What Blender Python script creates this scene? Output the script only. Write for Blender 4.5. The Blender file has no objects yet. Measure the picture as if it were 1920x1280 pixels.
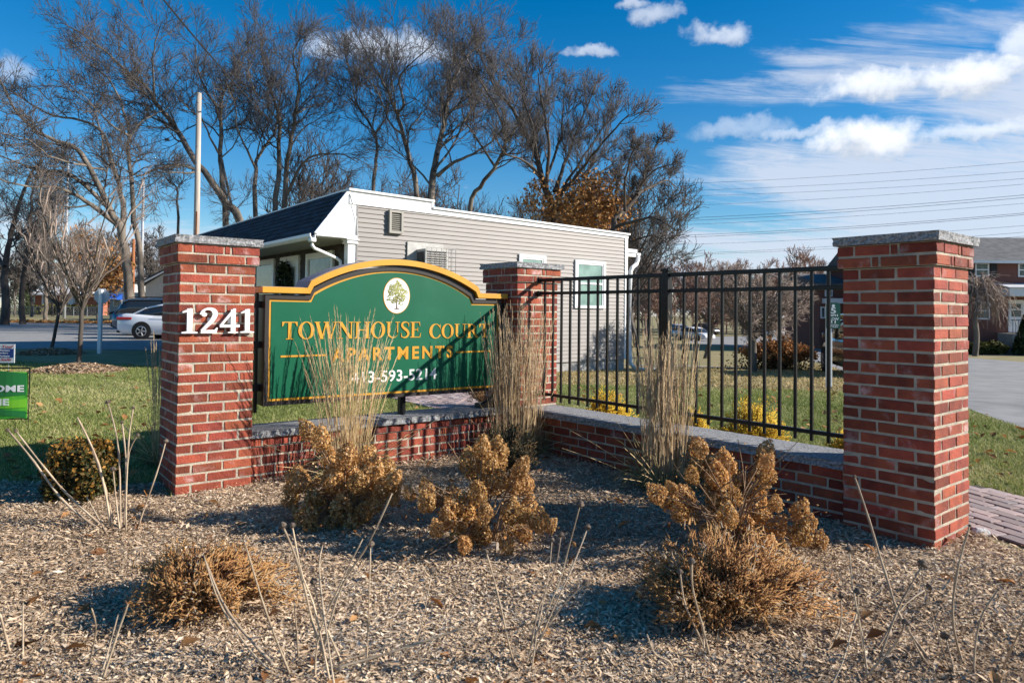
import bpy, math, random
import numpy as np
from mathutils import Vector, Matrix, Euler
SC = bpy.context.scene
COL = SC.collection
rnd = random.Random(7)
R = math.radians
# ------------------------------------------------------------------ camera
FPX, PY0, PITCH, ROLL, CAMH, YAW = 1297.39, 555.54, .0231, .0112, 1.2676, .6705
cam = bpy.data.cameras.new('camera')
cam_o = bpy.data.objects.new('camera', cam); COL.objects.link(cam_o)
cam.sensor_width = 36.0
cam.lens = 36.0*FPX/1920
cam.shift_y = -(640-PY0)/1920
cam.clip_end = 3000
cam.dof.use_dof = True; cam.dof.focus_distance = 6.5; cam.dof.aperture_fstop = 5.0
cam_o.matrix_world = Matrix.Translation((0, 0, CAMH)) @ Matrix.Rotation(math.pi/2+PITCH, 4, 'X') @ Matrix.Rotation(ROLL, 4, 'Z')
SC.camera = cam_o
# ------------------------------------------------------------------ sun, sky, exposure
SUN_EL = R(26)
sun_dir = Vector((math.cos(SUN_EL)*.9976, -math.cos(SUN_EL)*.07, math.sin(SUN_EL)))   # towards the sun
sl = bpy.data.lights.new('sun', 'SUN'); sl.energy = 4.7; sl.angle = R(.53); sl.color = (1, .93, .83)
so = bpy.data.objects.new('sun', sl); COL.objects.link(so)
so.rotation_euler = (-sun_dir).to_track_quat('-Z', 'Y').to_euler()
so.location = (30, -2, 30)
vs = SC.view_settings
vs.view_transform = 'Standard'; vs.look = 'None'; vs.gamma = 1; vs.exposure = 0.9; vs.use_curve_mapping = False
try:
    SC.cycles.max_bounces = 6; SC.cycles.transparent_max_bounces = 6; SC.cycles.use_denoising = True
except Exception: pass

world = bpy.data.worlds.new('World'); SC.world = world; world.use_nodes = True
nt = world.node_tree; nt.nodes.clear()
class NB:
    def __init__(s, nt): s.nt = nt
    def n(s, t, **k):
        x = s.nt.nodes.new(t)
        for a, b in k.items(): setattr(x, a, b)
        return x
    def l(s, a, b): s.nt.links.new(a, b)
    def setin(s, sock, v):
        if isinstance(v, bpy.types.NodeSocket): s.l(v, sock)
        else: sock.default_value = v
    def m(s, op, a, b=0.0, c=None, clamp=False):
        x = s.n('ShaderNodeMath', operation=op, use_clamp=clamp); s.setin(x.inputs[0], a); s.setin(x.inputs[1], b)
        if c is not None: s.setin(x.inputs[2], c)
        return x.outputs[0]
    def vm(s, op, a, b=None):
        x = s.n('ShaderNodeVectorMath', operation=op); s.setin(x.inputs[0], a)
        if b is not None: s.setin(x.inputs[1], b)
        return x.outputs['Value'] if op in ('LENGTH', 'DOT_PRODUCT', 'DISTANCE') else x.outputs[0]
    def mr(s, v, a, b, c=0.0, d=1.0, smooth=True):
        x = s.n('ShaderNodeMapRange', interpolation_type='SMOOTHSTEP' if smooth else 'LINEAR')
        s.setin(x.inputs[0], v)
        for i, q in enumerate((a, b, c, d)): s.setin(x.inputs[i+1], q)
        return x.outputs[0]
    def mix(s, fac, a, b):
        x = s.n('ShaderNodeMix', data_type='RGBA'); s.setin(x.inputs[0], fac); s.setin(x.inputs[6], a); s.setin(x.inputs[7], b)
        return x.outputs[2]
    def noise(s, vec, scale, detail=4, rough=.55, dist=0.0):
        x = s.n('ShaderNodeTexNoise'); s.setin(x.inputs['Vector'], vec); x.inputs['Scale'].default_value = scale
        x.inputs['Detail'].default_value = detail; x.inputs['Roughness'].default_value = rough; x.inputs['Distortion'].default_value = dist
        return x.outputs[0]
B = NB(nt)
sky = B.n('ShaderNodeTexSky', sky_type='NISHITA', sun_disc=False)
sky.sun_elevation = SUN_EL; sky.sun_rotation = math.atan2(sun_dir.x, sun_dir.y)
sky.air_density = 1.0; sky.dust_density = .25; sky.ozone_density = 3.0; sky.altitude = 100
hs = B.n('ShaderNodeHueSaturation'); hs.inputs['Saturation'].default_value = 1.45; hs.inputs['Value'].default_value = .66
B.l(sky.outputs[0], hs.inputs['Color'])
tc = B.n('ShaderNodeTexCoord'); D = tc.outputs['Generated']
sep = B.n('ShaderNodeSeparateXYZ'); B.l(D, sep.inputs[0])
dx, dy, dz = sep.outputs
zc = B.m('MAXIMUM', dz, 0.0)
den = B.m('ADD', zc, .16)
cx, cy = B.m('DIVIDE', dx, den), B.m('DIVIDE', dy, den)
cmb = B.n('ShaderNodeCombineXYZ'); B.l(cx, cmb.inputs[0]); B.l(cy, cmb.inputs[1])
# high thin veil, drawn out in streaks
mp = B.n('ShaderNodeMapping'); mp.inputs['Rotation'].default_value = (0, 0, R(-24)); mp.inputs['Scale'].default_value = (.42, 1.5, 1)
B.l(cmb.outputs[0], mp.inputs[0])
veil_n = B.noise(mp.outputs[0], 1.25, 8, .60, .5)
fine = B.noise(mp.outputs[0], 5.0, 9, .68, 1.4)
brk = B.noise(D, 3.4, 7, .6)
veil_v = B.m('ADD', B.m('ADD', veil_n, B.m('MULTIPLY', fine, .46)), B.m('MULTIPLY', brk, .36))
# the veil thickens with azimuth towards +x and down to the horizon, strengthened, also out of view, to add fill light
vb = B.m('ADD', B.m('MULTIPLY', dx, .30), B.m('MULTIPLY', B.m('SUBTRACT', .26, dz), .85))
def cdir(px, py):
    a = (px-960)/FPX; b = -(py-585)/FPX
    return Vector((a, 1, b)).normalized()
VEILS = [  # broad soft sheets of high cloud: centre, half sizes, weight
    (1660, 285, 380, 58, .40), (1300, 205, 260, 46, .30), (1720, 75, 260, 75, .30), (1560, 440, 520, 50, .24), (300, 480, 900, 90, .62), (1950, 190, 240, 60, .34), (2300, 250, 500, 220, .45)]
vsum = None
wq_ = B.n('ShaderNodeTexNoise'); B.l(D, wq_.inputs['Vector']); wq_.inputs['Scale'].default_value = 5; wq_.inputs['Detail'].default_value = 5
wqv = B.vm('SUBTRACT', wq_.outputs['Color'], (.5, .5, .5))
for px, py, hw, hh, st in VEILS:
    d = cdir(px, py); t = Vector((d.y, -d.x, 0)).normalized(); upv = t.cross(d).normalized()
    if upv.z < 0: upv = -upv
    q = B.vm('ADD', B.vm('SUBTRACT', D, tuple(d)), B.vm('MULTIPLY', wqv, (.22, .22, .10)))
    a = B.m('DIVIDE', B.vm('DOT_PRODUCT', q, tuple(t)), hw/FPX); b_ = B.m('DIVIDE', B.vm('DOT_PRODUCT', q, tuple(upv)), hh/FPX)
    g = B.m('MULTIPLY', B.mr(B.m('ADD', B.m('MULTIPLY', a, a), B.m('MULTIPLY', b_, b_)), 1.5, 0, 0, st), 1.0)
    vsum = g if vsum is None else B.m('MAXIMUM', vsum, g)
veil = B.mr(B.m('ADD', B.m('ADD', veil_v, vb), B.m('MULTIPLY', vsum, .8)), 1.12, 1.42, 0, .86)
# separate fair-weather cumulus
CUMULUS = [  # centre, half sizes (azimuth, height), strength
    (1625, 258, 80, 36, 1.0), (1815, 140, 62, 28, .95), (1640, 150, 80, 26, .9), (1355, 60, 46, 26, .62), (1350, 45, 26, 13, .6),
    (1105, 98, 34, 13, .5), (592, 105, 42, 26, .6), (745, 100, 100, 34, .62), (1242, 24, 40, 20, .5), (1190, 5, 28, 12, .5),
    (1840, 238, 90, 20, .6), (1400, 232, 90, 20, .35), (10, 140, 40, 24, .35), (1915, 95, 40, 40, .7), (1520, 235, 70, 14, .5)]
wob = B.n('ShaderNodeTexNoise'); B.l(D, wob.inputs['Vector']); wob.inputs['Scale'].default_value = 15; wob.inputs['Detail'].default_value = 7; wob.inputs['Roughness'].default_value = .62
wv = B.vm('SUBTRACT', wob.outputs['Color'], (.5, .5, .5))
cn = B.noise(D, 34, 6, .6)
cum = None; base = None
for px, py, hw, hh, st in CUMULUS:
    d = cdir(px, py); t = Vector((d.y, -d.x, 0)).normalized(); upv = t.cross(d).normalized()
    if upv.z < 0: upv = -upv
    q = B.vm('ADD', B.vm('SUBTRACT', D, tuple(d)), B.vm('MULTIPLY', wv, (.085, .085, .065)))
    a = B.m('DIVIDE', B.vm('DOT_PRODUCT', q, tuple(t)), hw/FPX)
    b_ = B.m('DIVIDE', B.vm('DOT_PRODUCT', q, tuple(upv)), hh/FPX)
    bl = B.m('MULTIPLY', b_, B.mr(b_, -.6, .2, 1.5, 1.0))           # flatter base
    r2 = B.m('ADD', B.m('MULTIPLY', a, a), B.m('MULTIPLY', bl, bl))
    r2 = B.m('ADD', r2, B.m('MULTIPLY', B.m('SUBTRACT', cn, .5), 2.2))
    mk = B.mr(r2, 1.75, -.1, 0, st)
    sh = B.m('MULTIPLY', mk, B.mr(b_, -.95, .35, 0, 1))
    cum = mk if cum is None else B.m('MAXIMUM', cum, mk)
    base = sh if base is None else B.m('MAXIMUM', base, sh)
# small random puffs everywhere else on the dome
pn = B.noise(cmb.outputs[0], 3.2, 7, .6, .2)
puff = B.mr(B.m('ADD', pn, B.m('MULTIPLY', vb, .35)), .66, .78, 0, .7)
dens = B.m('MAXIMUM', B.m('MAXIMUM', veil, B.m('MULTIPLY', puff, .8)), cum)
hz = B.mr(dz, 0.0, .14, .36, 0)                                           # whitening air near the horizon
c_white = B.n('ShaderNodeRGB'); c_white.outputs[0].default_value = (5.0, 5.15, 5.4, 1)
c_veil = B.n('ShaderNodeRGB'); c_veil.outputs[0].default_value = (3.15, 3.5, 4.15, 1)
c_grey = B.n('ShaderNodeRGB'); c_grey.outputs[0].default_value = (2.5, 2.8, 3.3, 1)
c_haze = B.n('ShaderNodeRGB'); c_haze.outputs[0].default_value = (3.6, 3.95, 4.5, 1)
s1 = B.mix(hz, hs.outputs[0], c_haze.outputs[0])
s2 = B.mix(B.m('MAXIMUM', veil, B.m('MULTIPLY', puff, .8)), s1, c_veil.outputs[0])
ccol = B.mix(B.m('DIVIDE', base, B.m('ADD', cum, .001)), c_grey.outputs[0], c_white.outputs[0])
s3 = B.mix(cum, s2, ccol)
bg = B.n('ShaderNodeBackground'); bg.inputs['Strength'].default_value = .118
B.l(s3, bg.inputs['Color'])
wo = B.n('ShaderNodeOutputWorld'); B.l(bg.outputs[0], wo.inputs['Surface'])

# ------------------------------------------------------------------ ground shape
def sstep(a, b, x): t = np.clip((x-a)/(b-a), 0, 1); return t*t*(3-2*t)
def terrain(x, y):
    x = np.asarray(x, float); y = np.asarray(y, float)
    s = sstep(-.42, -.12, x/np.maximum(y, 1.0))
    fall = np.where(y < 10, 0, np.where(y < 45, -.0328*(y-10), -1.148-.012*(np.minimum(y, 100)-45)))
    return s*fall
GX = np.array([-900, -500, -300, -200, -140, -110, -90, -75]+list(range(-64, -24, 4))+list(range(-24, 24, 2))+list(range(24, 64, 4))+[75, 90, 110, 140, 200, 300, 500, 900], float)
GY = np.array([-60, -20, -4]+[0, 3, 6, 9, 10]+list(range(12, 40, 2))+[40, 45, 50, 56, 62, 70, 80, 90, 100, 120, 150, 200, 300, 500, 900], float)
GZ = terrain(*np.meshgrid(GX, GY, indexing='ij'))
def gz(x, y):
    x = np.asarray(x, float); y = np.asarray(y, float)
    i = np.clip(np.searchsorted(GX, x, 'right')-1, 0, len(GX)-2); j = np.clip(np.searchsorted(GY, y, 'right')-1, 0, len(GY)-2)
    fx = (x-GX[i])/(GX[i+1]-GX[i]); fy = (y-GY[j])/(GY[j+1]-GY[j])
    a, b, c, d = GZ[i, j], GZ[i+1, j], GZ[i+1, j+1], GZ[i, j+1]
    return np.where(fx > fy, a+(b-a)*fx+(c-b)*fy, a+(d-a)*fy+(c-d)*fx)
def ray(px, py):
    a = (px-960)/FPX; b = -(py-PY0)/FPX; cr, sr = math.cos(ROLL), math.sin(ROLL)
    X = a*cr-b*sr; Zc = a*sr+b*cr
    return np.array([X, math.cos(PITCH)-Zc*math.sin(PITCH), math.sin(PITCH)+Zc*math.cos(PITCH)])
def at(px, py, Y):                       # point of the photograph's ray at distance Y
    r = ray(px, py); r = r*(Y/r[1]); return np.array([r[0], r[1], r[2]+CAMH])
def gp(px, py):                          # where the photograph's ray meets the ground
    r = ray(px, py); t = 1.0
    lo, hi = .5, 400.0
    for k in range(50):
        m = (lo+hi)/2; P = r*m
        if P[2]+CAMH > float(gz(P[0], P[1])): lo = m
        else: hi = m
    P = r*lo; return (P[0], P[1])

# ------------------------------------------------------------------ helpers
def link(o, parent=None):
    COL.objects.link(o)
    if parent is not None: o.parent = parent
    return o
def thing(name, label, cat, loc=(0, 0, 0), rz=0.0, group=None):
    o = bpy.data.objects.new(name, None); o.empty_display_size = .1
    o.location = loc; o.rotation_euler = (0, 0, rz); link(o)
    o['label'] = label; o['category'] = cat
    if group: o['group'] = group
    return o
def tag(o, label=None, cat=None, group=None, kind=None):
    if label: o['label'] = label
    if cat: o['category'] = cat
    if group: o['group'] = group
    if kind: o['kind'] = kind
    return o
def npmesh(name, V, F, mat=None, smooth=False, attr=None):
    """V (n,3); F (m,k) one face size, or list of such arrays; attr = per-vertex float named rnd"""
    Fs = F if isinstance(F, list) else [F]
    Fs = [np.asarray(f, np.int32) for f in Fs if len(f)]
    me = bpy.data.meshes.new(name)
    V = np.asarray(V, np.float32)
    me.vertices.add(len(V)); me.vertices.foreach_set('co', V.ravel())
    nl = sum(f.size for f in Fs); nf = sum(len(f) for f in Fs)
    me.loops.add(nl); me.loops.foreach_set('vertex_index', np.concatenate([f.ravel() for f in Fs]))
    me.polygons.add(nf)
    st = []; off = 0
    for f in Fs:
        st.append(off+np.arange(len(f))*f.shape[1]); off += f.size
    me.polygons.foreach_set('loop_start', np.concatenate(st).astype(np.int32))
    if smooth: me.polygons.foreach_set('use_smooth', np.ones(nf, bool))
    if attr is not None:
        a = me.attributes.new('rnd', 'FLOAT', 'POINT'); a.data.foreach_set('value', np.asarray(attr, np.float32))
    me.update(calc_edges=True)
    if mat: me.materials.append(mat)
    return me
def npobj(name, V, F, mat=None, parent=None, smooth=False, attr=None):
    return link(bpy.data.objects.new(name, npmesh(name, V, F, mat, smooth, attr)), parent)
class MB:
    def __init__(s): s.v = []; s.f = []
    def add(s, vs, fs):
        o = len(s.v); s.v += [tuple(map(float, p)) for p in vs]; s.f += [tuple(i+o for i in f) for f in fs]; return s
    def box(s, x0, x1, y0, y1, z0, z1, ch=0.0):
        if ch <= 0:
            return s.add([(x0, y0, z0), (x1, y0, z0), (x1, y1, z0), (x0, y1, z0), (x0, y0, z1), (x1, y0, z1), (x1, y1, z1), (x0, y1, z1)],
                         [(0, 3, 2, 1), (4, 5, 6, 7), (0, 1, 5, 4), (1, 2, 6, 5), (2, 3, 7, 6), (3, 0, 4, 7)])
        c = (np.array([x0+x1, y0+y1, z0+z1])/2); h = np.abs(np.array([x1-x0, y1-y0, z1-z0]))/2
        vs = []; idx = {}
        for sx in (-1, 1):
            for sy in (-1, 1):
                for sz in (-1, 1):
                    sg = np.array([sx, sy, sz])
                    for ax in range(3):
                        p = h-ch; p = p.copy(); p[ax] = h[ax]
                        idx[(sx, sy, sz, ax)] = len(vs); vs.append(tuple(c+sg*p))
        fs = []
        def face(ids):
            P = [np.array(vs[i]) for i in ids]; n = np.cross(P[1]-P[0], P[2]-P[0])
            if n @ (sum(P)/len(P)-c) < 0: ids = ids[::-1]
            fs.append(tuple(ids))
        for ax in range(3):
            o = [a for a in range(3) if a != ax]
            for sg in (-1, 1):
                ids = []
                for a, b in ((-1, -1), (1, -1), (1, 1), (-1, 1)):
                    k = [0, 0, 0]; k[ax] = sg; k[o[0]] = a; k[o[1]] = b; ids.append(idx[(*k, ax)])
                face(ids)
        for ax in range(3):
            o = [a for a in range(3) if a != ax]
            for a in (-1, 1):
                for b in (-1, 1):
                    k1 = [0, 0, 0]; k1[o[0]] = a; k1[o[1]] = b; k2 = list(k1); k1[ax] = -1; k2[ax] = 1
                    face([idx[(*k1, o[0])], idx[(*k2, o[0])], idx[(*k2, o[1])], idx[(*k1, o[1])]])
        for sx in (-1, 1):
            for sy in (-1, 1):
                for sz in (-1, 1): face([idx[(sx, sy, sz, a)] for a in range(3)])
        return s.add(vs, fs)
    def prism(s, pts, fn, d0, d1):
        """polygon pts (a,b) swept along depth d0..d1; fn(a,b,d)->xyz"""
        n = len(pts); vs = [fn(a, b, d0) for a, b in pts]+[fn(a, b, d1) for a, b in pts]
        fs = [tuple(range(n)), tuple(range(2*n-1, n-1, -1))]+[(i, i+n, (i+1) % n+n, (i+1) % n) for i in range(n)]
        return s.add(vs, fs)
    def strip(s, A, Bp, fn, d0, d1):
        """closed band between two outlines A and Bp (lists of (a,b)), with thickness"""
        n = len(A)
        vs = [fn(*p, d0) for p in A]+[fn(*p, d0) for p in Bp]+[fn(*p, d1) for p in A]+[fn(*p, d1) for p in Bp]
        fs = []
        for i in range(n-1):
            fs += [(i, i+1, n+i+1, n+i), (2*n+i, 3*n+i, 3*n+i+1, 2*n+i+1), (i, 2*n+i, 2*n+i+1, i+1), (n+i, n+i+1, 3*n+i+1, 3*n+i)]
        fs += [(0, n, 3*n, 2*n), (n-1, 3*n-1, 4*n-1, 2*n-1)]
        return s.add(vs, fs)
    def tube(s, pts, rad, n=6, cap=True):
        P = np.array(pts, float)[None]; r = np.full((1, len(pts)), rad) if np.isscalar(rad) else np.array(rad, float)[None]
        V, F = tubes(P, r, n)
        fs = [tuple(f) for f in F]
        if cap: fs += [tuple(range(n))[::-1], tuple(range((len(pts)-1)*n, len(pts)*n))]
        return s.add(V, fs)
    def lathe(s, prof, c, n=12, ax=(0, 0, 1)):
        """prof [(r,h)]"""
        q = Vector(ax).to_track_quat('Z', 'Y'); vs = []
        for r, h in prof:
            for k in range(n):
                a = 2*math.pi*k/n; p = q @ Vector((r*math.cos(a), r*math.sin(a), h)); vs.append((c[0]+p.x, c[1]+p.y, c[2]+p.z))
        fs = [(i*n+k, i*n+(k+1) % n, (i+1)*n+(k+1) % n, (i+1)*n+k) for i in range(len(prof)-1) for k in range(n)]
        fs += [tuple(range(n))[::-1], tuple((len(prof)-1)*n+k for k in range(n))]
        return s.add(vs, fs)
    def mesh(s, name, mat=None, smooth=False):
        me = bpy.data.meshes.new(name); me.from_pydata(s.v, [], s.f); me.update()
        if smooth: me.polygons.foreach_set('use_smooth', [True]*len(me.polygons))
        if mat: me.materials.append(mat)
        return me
    def obj(s, name, mat=None, parent=None, smooth=False, loc=None):
        o = link(bpy.data.objects.new(name, s.mesh(name, mat, smooth)), parent)
        if loc is not None: o.location = loc
        return o
def tubes(P, r, n):
    """P (N,K,3), r (N,K) -> verts, quads of N tubes"""
    P = np.asarray(P, float); N, K, _ = P.shape
    T = np.empty_like(P); T[:, 1:-1] = P[:, 2:]-P[:, :-2]; T[:, 0] = P[:, 1]-P[:, 0]; T[:, -1] = P[:, -1]-P[:, -2]
    T /= np.linalg.norm(T, axis=2, keepdims=True)+1e-12
    m = T.mean(1); ref = np.where(np.abs(m[:, 2:3]) > .8, np.array([[1., 0, 0]]), np.array([[0, 0, 1.]]))[:, None, :]
    A = np.cross(T, np.broadcast_to(ref, T.shape)); A /= np.linalg.norm(A, axis=2, keepdims=True)+1e-12
    Bv = np.cross(T, A)
    an = np.arange(n)*2*np.pi/n
    V = P[:, :, None, :]+r[:, :, None, None]*(A[:, :, None, :]*np.cos(an)[None, None, :, None]+Bv[:, :, None, :]*np.sin(an)[None, None, :, None])
    i = np.arange(N)[:, None, None]*K*n+np.arange(K-1)[None, :, None]*n
    k = np.arange(n)[None, None, :]; k2 = (k+1) % n
    F = np.stack([i+k, i+k2, i+n+k2, i+n+k], -1).reshape(-1, 4)
    return V.reshape(-1, 3), F
def spikes(P0, P1, r):
    """three-sided needles from P0 to P1"""
    T = P1-P0; T = T/(np.linalg.norm(T, axis=1, keepdims=True)+1e-12)
    ref = np.where(np.abs(T[:, 2:3]) > .8, np.array([[1., 0, 0]]), np.array([[0, 0, 1.]]))
    A = np.cross(T, ref); A /= np.linalg.norm(A, axis=1, keepdims=True)+1e-12; Bv = np.cross(T, A)
    N = len(P0); V = np.empty((N, 4, 3))
    for k in range(3):
        a = 2*np.pi*k/3; V[:, k] = P0+r[:, None]*(A*math.cos(a)+Bv*math.sin(a))
    V[:, 3] = P1
    i = np.arange(N)[:, None]*4
    F = np.concatenate([i+np.array([[0, 1, 3]]), i+np.array([[1, 2, 3]]), i+np.array([[2, 0, 3]])])
    return V.reshape(-1, 3), F
def leaves(C, size, rng, N=None, aspect=1.6, fold=.25):
    """folded leaf: 2 quads -> 4 verts as two triangles sharing the midrib, random orientation; C (n,3)"""
    n = len(C); a = rng.normal(size=(n, 3)); a /= np.linalg.norm(a, axis=1, keepdims=True)
    if N is not None: a = a*.6+N; a /= np.linalg.norm(a, axis=1, keepdims=True)
    t = np.cross(a, rng.normal(size=(n, 3))); t /= np.linalg.norm(t, axis=1, keepdims=True); b = np.cross(a, t)
    s = np.broadcast_to(np.asarray(size, float), (n,))[:, None]
    V = np.stack([C-t*s*aspect*.5, C+b*s*.5+a*s*fold, C+t*s*aspect*.5, C-b*s*.5+a*s*fold], 1).reshape(-1, 3)
    i = np.arange(n)[:, None]*4
    return V, np.concatenate([i+np.array([[0, 1, 2]]), i+np.array([[0, 2, 3]])])
def join(parts):
    Vs, Fs, off = [], {}, 0
    for V, F in parts:
        Fs.setdefault(F.shape[1], []).append(np.asarray(F)+off); Vs.append(V); off += len(V)
    return np.concatenate(Vs), [np.concatenate(f) for f in Fs.values()]

# ------------------------------------------------------------------ materials
MATS = {}
def mat(name, c1, c2=None, rough=.7, scale=8.0, detail=5, lo=.35, hi=.65, bump=0.0, bscale=None, metal=0.0, spec=.4, rand=0.0, c3=None, c3scale=3.0, c3lo=.55, c3hi=.7, attr=None, coord='Object', trans=0.0, stretch=None, coat=0.0, sub=None):
    m = bpy.data.materials.new(name); m.use_nodes = True; t = m.node_tree; b = NB(t)
    p = t.nodes['Principled BSDF']; p.inputs['Roughness'].default_value = rough; p.inputs['Metallic'].default_value = metal
    p.inputs['Specular IOR Level'].default_value = spec; p.inputs['Coat Weight'].default_value = coat
    tcn = b.n('ShaderNodeTexCoord'); v = tcn.outputs[coord]
    oi = b.n('ShaderNodeObjectInfo')
    if rand:
        v = b.vm('ADD', v, b.vm('MULTIPLY', oi.outputs['Random'], (37.0, 91.0, 53.0)))
        # Random is a float: converted to a vector by the socket
    if stretch:
        mpn = b.n('ShaderNodeMapping'); mpn.inputs['Scale'].default_value = stretch; b.l(v, mpn.inputs[0]); v = mpn.outputs[0]
    C1 = (*c1, 1); col = None
    if attr:
        at_ = b.n('ShaderNodeAttribute', attribute_name='rnd')
        rp = b.n('ShaderNodeValToRGB'); el = rp.color_ramp.elements
        for k, (pos, c) in enumerate(attr):
            e = el[k] if k < 2 else el.new(pos)
            e.position = pos; e.color = (*c, 1)
        b.l(at_.outputs['Fac'], rp.inputs[0]); col = rp.outputs[0]
        if c2 is not None:
            nz = b.noise(v, scale, detail); f = b.mr(nz, lo, hi); mx = b.n('ShaderNodeMix', data_type='RGBA', blend_type='MULTIPLY')
            b.setin(mx.inputs[0], f); b.l(col, mx.inputs[6]); mx.inputs[7].default_value = (*c2, 1); col = mx.outputs[2]
    elif c2 is not None:
        nz = b.noise(v, scale, detail); f = b.mr(nz, lo, hi); col = b.mix(f, C1, (*c2, 1))
    if c3 is not None:
        nz3 = b.noise(v, c3scale, 4, .6); f3 = b.mr(nz3, c3lo, c3hi)
        col = b.mix(f3, col if col is not None else C1, (*c3, 1))
    if rand:
        r = b.mr(oi.outputs['Random'], 0, 1, 1-rand, 1+rand, False)
        hsv = b.n('ShaderNodeHueSaturation'); b.l(r, hsv.inputs['Value'])
        h = b.m('FRACT', b.m('MULTIPLY', oi.outputs['Random'], 17.3)); b.l(b.mr(h, 0, 1, .5-.006*rand/.3, .5+.006*rand/.3, False), hsv.inputs['Hue'])
        b.setin(hsv.inputs['Color'], col if col is not None else C1); col = hsv.outputs[0]
    if col is None: p.inputs['Base Color'].default_value = C1
    else: b.l(col, p.inputs['Base Color'])
    if bump:
        bn = b.n('ShaderNodeBump'); bn.inputs['Strength'].default_value = bump; bn.inputs['Distance'].default_value = .01
        b.l(b.noise(v, bscale or scale*4, 4, .6), bn.inputs['Height']); b.l(bn.outputs[0], p.inputs['Normal'])
    if trans: p.inputs['Transmission Weight'].default_value = trans
    if sub:      # thin translucent leaf: some light passes through
        tr = b.n('ShaderNodeBsdfTranslucent'); ms = b.n('ShaderNodeMixShader'); ms.inputs[0].default_value = sub
        if col is not None: b.l(col, tr.inputs['Color'])
        else: tr.inputs['Color'].default_value = C1
        out = t.nodes['Material Output']; b.l(p.outputs[0], ms.inputs[1]); b.l(tr.outputs[0], ms.inputs[2]); b.l(ms.outputs[0], out.inputs['Surface'])
    MATS[name] = m
    return m
# ------------------------------------------------------------------ material list
mat('brick', (.318, .071, .037), (.185, .042, .026), rough=.8, scale=10, lo=.3, hi=.75, bump=.8, bscale=80, rand=.34, c3=(.50, .33, .31), c3scale=6.5, c3lo=.56, c3hi=.80, spec=.3)
mat('mortar', (.50, .44, .34), (.36, .315, .25), rough=.95, scale=9, bump=.8, bscale=120, c3=(.26, .225, .185), c3scale=3.5, c3lo=.56, c3hi=.72)
mat('granite', (.33, .33, .335), (.15, .153, .16), rough=.8, scale=70, detail=3, lo=.4, hi=.6, bump=.5, bscale=120, rand=.06, c3=(.28, .285, .29), c3scale=5, c3lo=.5, c3hi=.75)
mat('black_paint', (.005, .005, .005), rough=.4, spec=.3)
mat('fence_black', (.007, .007, .007), (.013, .013, .012), rough=.34, scale=30, spec=.28)
mat('white_paint', (.78, .78, .76), (.70, .70, .68), rough=.45, scale=3)
mat('white_trim', (.80, .80, .80), (.74, .74, .745), rough=.4, scale=2.5)
mat('sign_green', (.0012, .092, .044), (.0015, .102, .050), rough=.45, scale=1.7, lo=.3, hi=.7, spec=.25, c3=(.012, .12, .066), c3scale=2.3, c3lo=.5, c3hi=.9)
mat('sign_gold', (.60, .30, .028), (.54, .265, .024), rough=.4, scale=5)
mat('sign_grey', (.03, .026, .024), rough=.4)
mat('sign_brown', (.30, .25, .24), rough=.55)
mat('siding', (.235, .217, .203), (.214, .198, .186), rough=.55, scale=1.2, rand=.02)
mat('vent_grey', (.30, .285, .25), rough=.5)
mat('shake', (.085, .072, .066), (.05, .043, .04), rough=.8, scale=5, rand=.1, bump=.4, bscale=60)
mat('shingle', (.036, .048, .068), (.017, .023, .033), rough=.9, scale=40, rand=.4, bump=.6, bscale=200, c3=(.075, .095, .125), c3scale=60, c3lo=.58, c3hi=.7)
mat('concrete', (.36, .35, .33), (.26, .255, .245), rough=.9, scale=6, bump=.3)
mat('glass', (.02, .03, .03), (.12, .15, .14), rough=.06, spec=.5, scale=5)
mat('blind_glass', (.25, .38, .33), (.17, .27, .24), rough=.06, scale=3, spec=.8)
mat('ac_metal', (.44, .43, .40), (.36, .35, .33), rough=.5, scale=12)
mat('ac_dark', (.035, .03, .028), rough=.6)
mat('asphalt', (.29, .285, .275), (.225, .222, .217), rough=.92, scale=2.0, bump=.5, bscale=90, c3=(.17, .168, .165), c3scale=.45, c3lo=.54, c3hi=.75)
mat('ground', (.30, .235, .115), (.20, .18, .07), rough=1, scale=1.4, lo=.35, hi=.6, bump=.6, bscale=40, c3=(.36, .27, .15), c3scale=.35)
mat('lawn', (.25, .24, .085), (.17, .185, .05), rough=1, scale=2.5, lo=.35, hi=.65, bump=.8, bscale=70, c3=(.31, .25, .12), c3scale=1.1, c3lo=.5, c3hi=.68)
mat('mulch', (.40, .30, .205), (.22, .155, .105), rough=1, scale=26, lo=.35, hi=.65, bump=1, bscale=60, c3=(.30, .215, .15), c3scale=45, c3lo=.55, c3hi=.62)
mat('paver', (.40, .29, .26), (.30, .24, .23), rough=.85, scale=7, rand=.28, bump=.3, bscale=90, c3=(.38, .34, .33), c3scale=2.0)
mat('paver_joint', (.07, .06, .05), rough=1)
mat('bark', (.185, .155, .125), (.075, .063, .052), rough=.95, scale=2.6, bump=.8, bscale=14, stretch=(1, 1, .3), c3=(.24, .215, .18), c3scale=1.2)
mat('bark_dark', (.105, .085, .07), (.05, .042, .036), rough=.95, scale=3, bump=.8, bscale=14, stretch=(1, 1, .3))
mat('twig', (.11, .093, .082), (.07, .06, .054), rough=.9, scale=.8)
mat('twig_pale', (.36, .285, .235), (.22, .165, .135), rough=.9, scale=1.5)
mat('twig_red', (.32, .20, .155), (.22, .14, .11), rough=.9, scale=.7)
mat('pole_wood', (.46, .40, .34), (.31, .27, .23), rough=.9, scale=2, stretch=(3, 3, .25))
mat('rust', (.30, .11, .04), rough=.8)
mat('steel', (.36, .38, .41), rough=.5)
mat('wire', (.03, .03, .035), rough=.6)
mat('wire_far', (.05, .06, .09), rough=.7)
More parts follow.
